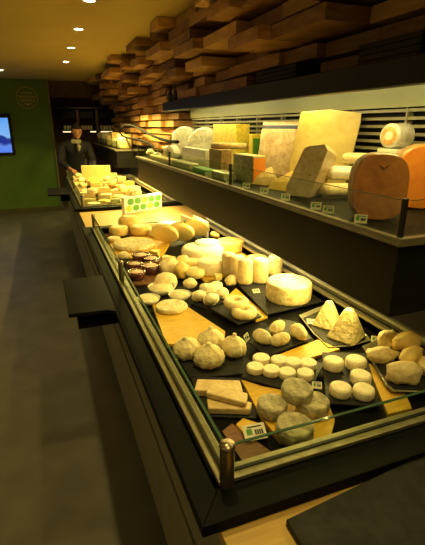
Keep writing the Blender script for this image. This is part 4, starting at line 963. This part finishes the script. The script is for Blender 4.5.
# jacket, trousers and shoes over it
V, R_, E_ = [(PX, PY+.17, .86), (PX, PY+.10, 1.06), ch, (PX+.01, PY-.02, 1.30), (PX+.015, PY-.045, 1.345)], [(.185, .14), (.175, .135), (.195, .145), (.15, .11), (.08, .075)], [(0, 1), (1, 2), (2, 3), (3, 4)]
for s, el, wr in ((-1, (PX-.26, PY-.12, 1.05), (.36, 7.06, .955)), (1, (PX+.25, PY-.14, 1.06), (.62, 7.02, .98))):
    sh = add((PX+s*.20, PY, 1.30), .078, 3); e_ = add(el, .062, sh); add(tuple(Vector(el).lerp(Vector(wr), .85)), .043, e_)
skin_mesh('jacket', V, E_, R_, 'jacket', t)
V, R_, E_ = [(PX, PY+.17, .88)], [(.16, .12)], []
for s in (-1, 1):
    hp = add((PX+s*.095, PY+.17, .82), .105, 0); kn = add((PX+s*.10, PY+.14, .48), .075, hp); add((PX+s*.10, PY+.20, .10), .06, kn)
skin_mesh('trousers', V, E_, R_, 'trous', t)
for s in (-1, 1):
    skin_mesh('shoe', [(PX+s*.10, PY+.22, .055), (PX+s*.11, PY+.10, .05), (PX+s*.115, PY+.0, .04)], [(0, 1), (1, 2)], [(.05, .05), (.052, .045), (.042, .035)], 'ink', t)
# head
hc = Vector((PX+.035, PY-.13, 1.525))
HR = Matrix.Rotation(.15, 3, 'Z') @ Matrix.Rotation(math.radians(22), 3, 'X')
def headify(fn):
    bm = BM(); bmesh.ops.create_uvsphere(bm, u_segments=24, v_segments=18, radius=1)
    for v in bm.verts: v.co = hc + HR @ Vector(fn(v.co.copy()))
    return bm
def face(d):
    x, y, z = d
    w = .076*(1-.16*max(0, -z)**1.5); q = Vector((x*w, y*.095, z*.118))
    if z < 0: q.y += -.012*(-z) if y < 0 else .02*(-z)
    if y < -.75 and -.45 < z < .1 and abs(x) < .3: q.y -= .022*(1-abs(x)/.3)*(1-abs(z+.2)/.35 if abs(z+.2) < .35 else 0)
    if y < -.6 and .0 < z < .3 and .2 < abs(x) < .55: q.y += .007
    return q
obj('head', headify(face), 'skin', t, smooth=True)
bm = BM()
for s in (-1, 1):
    c_ = hc+HR @ Vector((s*.030, -.083, .012)); 
    b2 = BM(); bmesh.ops.create_uvsphere(b2, u_segments=10, v_segments=8, radius=.011)
    for v in b2.verts: v.co += c_
    me_ = bpy.data.meshes.new('tmp'); b2.to_mesh(me_); bm.from_mesh(me_); b2.free(); bpy.data.meshes.remove(me_)
obj('eyes', bm, 'ink', t, smooth=True)
obj('mouth', tube(BM(), [hc+HR @ Vector((x, -.094+abs(x)*.35, -.062)) for x in (-.024, -.01, .01, .024)], .004, 6), 'pinkc', t, smooth=True)
for s in (-1, 1):
    bm = BM(); bmesh.ops.create_uvsphere(bm, u_segments=10, v_segments=8, radius=1)
    for v in bm.verts: v.co = hc+HR @ Vector((s*.077+v.co.x*.009, .005+v.co.y*.018, -.005+v.co.z*.03))
    obj('ear', bm, 'skin', t, smooth=True)
bm = BM(); bmesh.ops.create_uvsphere(bm, u_segments=24, v_segments=18, radius=1)
dl = [v for v in bm.verts if (v.co.y < -.25 and v.co.z < .42) or v.co.z < -.45]
bmesh.ops.delete(bm, geom=dl, context='VERTS')
for v in bm.verts: v.co = hc+HR @ Vector((v.co.x*.088, v.co.y*.108, v.co.z*.130+.004))
h_ = obj('hair', bm, 'hair', t, smooth=True); md = h_.modifiers.new('s', 'SOLIDIFY'); md.thickness = .012
bm = BM(); lathe(bm, [(.055, 0), (.085, .01), (.09, .04), (.07, .07), (.05, .075)], (PX+.015, PY-.06, 1.33), 20, lambda a, z: 1+.08*math.sin(4*a))
obj('scarf', bm, 'scarf', t, smooth=True)
bm = BM(); tube(bm, [(PX+.03, PY-.20, 1.36), (PX+.04, PY-.205, 1.30), (PX+.03, PY-.19, 1.22)], [.035, .04, .02], 10)
obj('scarf_end', bm, 'scarf', t, smooth=True)
# ------------------------------------------------------------------ lights
def area(name, loc, sx, sy, power, col=(1, .84, .45), rot=(0, 0, 0), spread=None):
    l = bpy.data.lights.new(name, 'AREA'); l.shape = 'RECTANGLE'; l.size = sx; l.size_y = sy; l.energy = power; l.color = col
    if spread: l.spread = spread
    o = bpy.data.objects.new(name, l); COL.objects.link(o); o.location = loc; o.rotation_euler = rot
    return o
WARM = (1, .77, .19)
area('shelf_lamp', (1.03, 2.95, 1.016), .03, 3.6, 31, WARM, (0, math.radians(35), 0))
area('shelf_lamp_far', (1.03, 7.6, 1.016), .03, 2.2, 14, WARM, (0, math.radians(30), 0))
area('canopy_lamp', (1.225, 2.5, 1.73), .03, 3.9, 15, WARM, (0, 0, 0))
area('far_case_fill', (.95, 5.6, 1.75), .05, 2.2, 75, WARM, (0, 0, 0))  # added fill to brighten the far case; no canopy hangs over it
def spot(loc, power, ang=90, col=(1, .77, .25), rot=(0, 0, 0)):
    l = bpy.data.lights.new('spot_lamp', 'SPOT'); l.energy = power; l.spot_size = math.radians(ang); l.spot_blend = .8; l.color = col; l.shadow_soft_size = .03
    o = bpy.data.objects.new('spot_lamp', l); COL.objects.link(o); o.location = loc; o.rotation_euler = rot
for x, y in [(.40, 3.36), (.40, 4.31), (.40, 5.31), (.40, 6.43), (-.47, 7.70)]: spot((x, y, 2.385), 14, 110)
for x, y, p_ in [(.40, 2.3, 22), (.40, 1.2, 44), (.40, .2, 34)]: spot((x, y, 2.385), p_, 110, rot=(math.radians(14), math.radians(14), 0))
for x, y, p_ in [(-1.3, .2, 17), (-1.3, 2.2, 17), (-1.3, 4.2, 18), (-1.3, 6.2, 22), (-2.4, 7.7, 16)]: spot((x, y, 2.385), p_, 140)
spot((.9, 9.7, 2.35), 5, 120)  # unseen fill light added to lift the dark bottle recess
w = bpy.data.worlds.new('world'); bpy.context.scene.world = w; w.use_nodes = True
w.node_tree.nodes['Background'].inputs[0].default_value = (1, .78, .29, 1); w.node_tree.nodes['Background'].inputs[1].default_value = .17
sc = bpy.context.scene
sc.view_settings.view_transform = 'Standard'; sc.view_settings.look = 'None'; sc.view_settings.exposure = 0
for o in sc.objects:
    if '_w' in o: del o['_w']
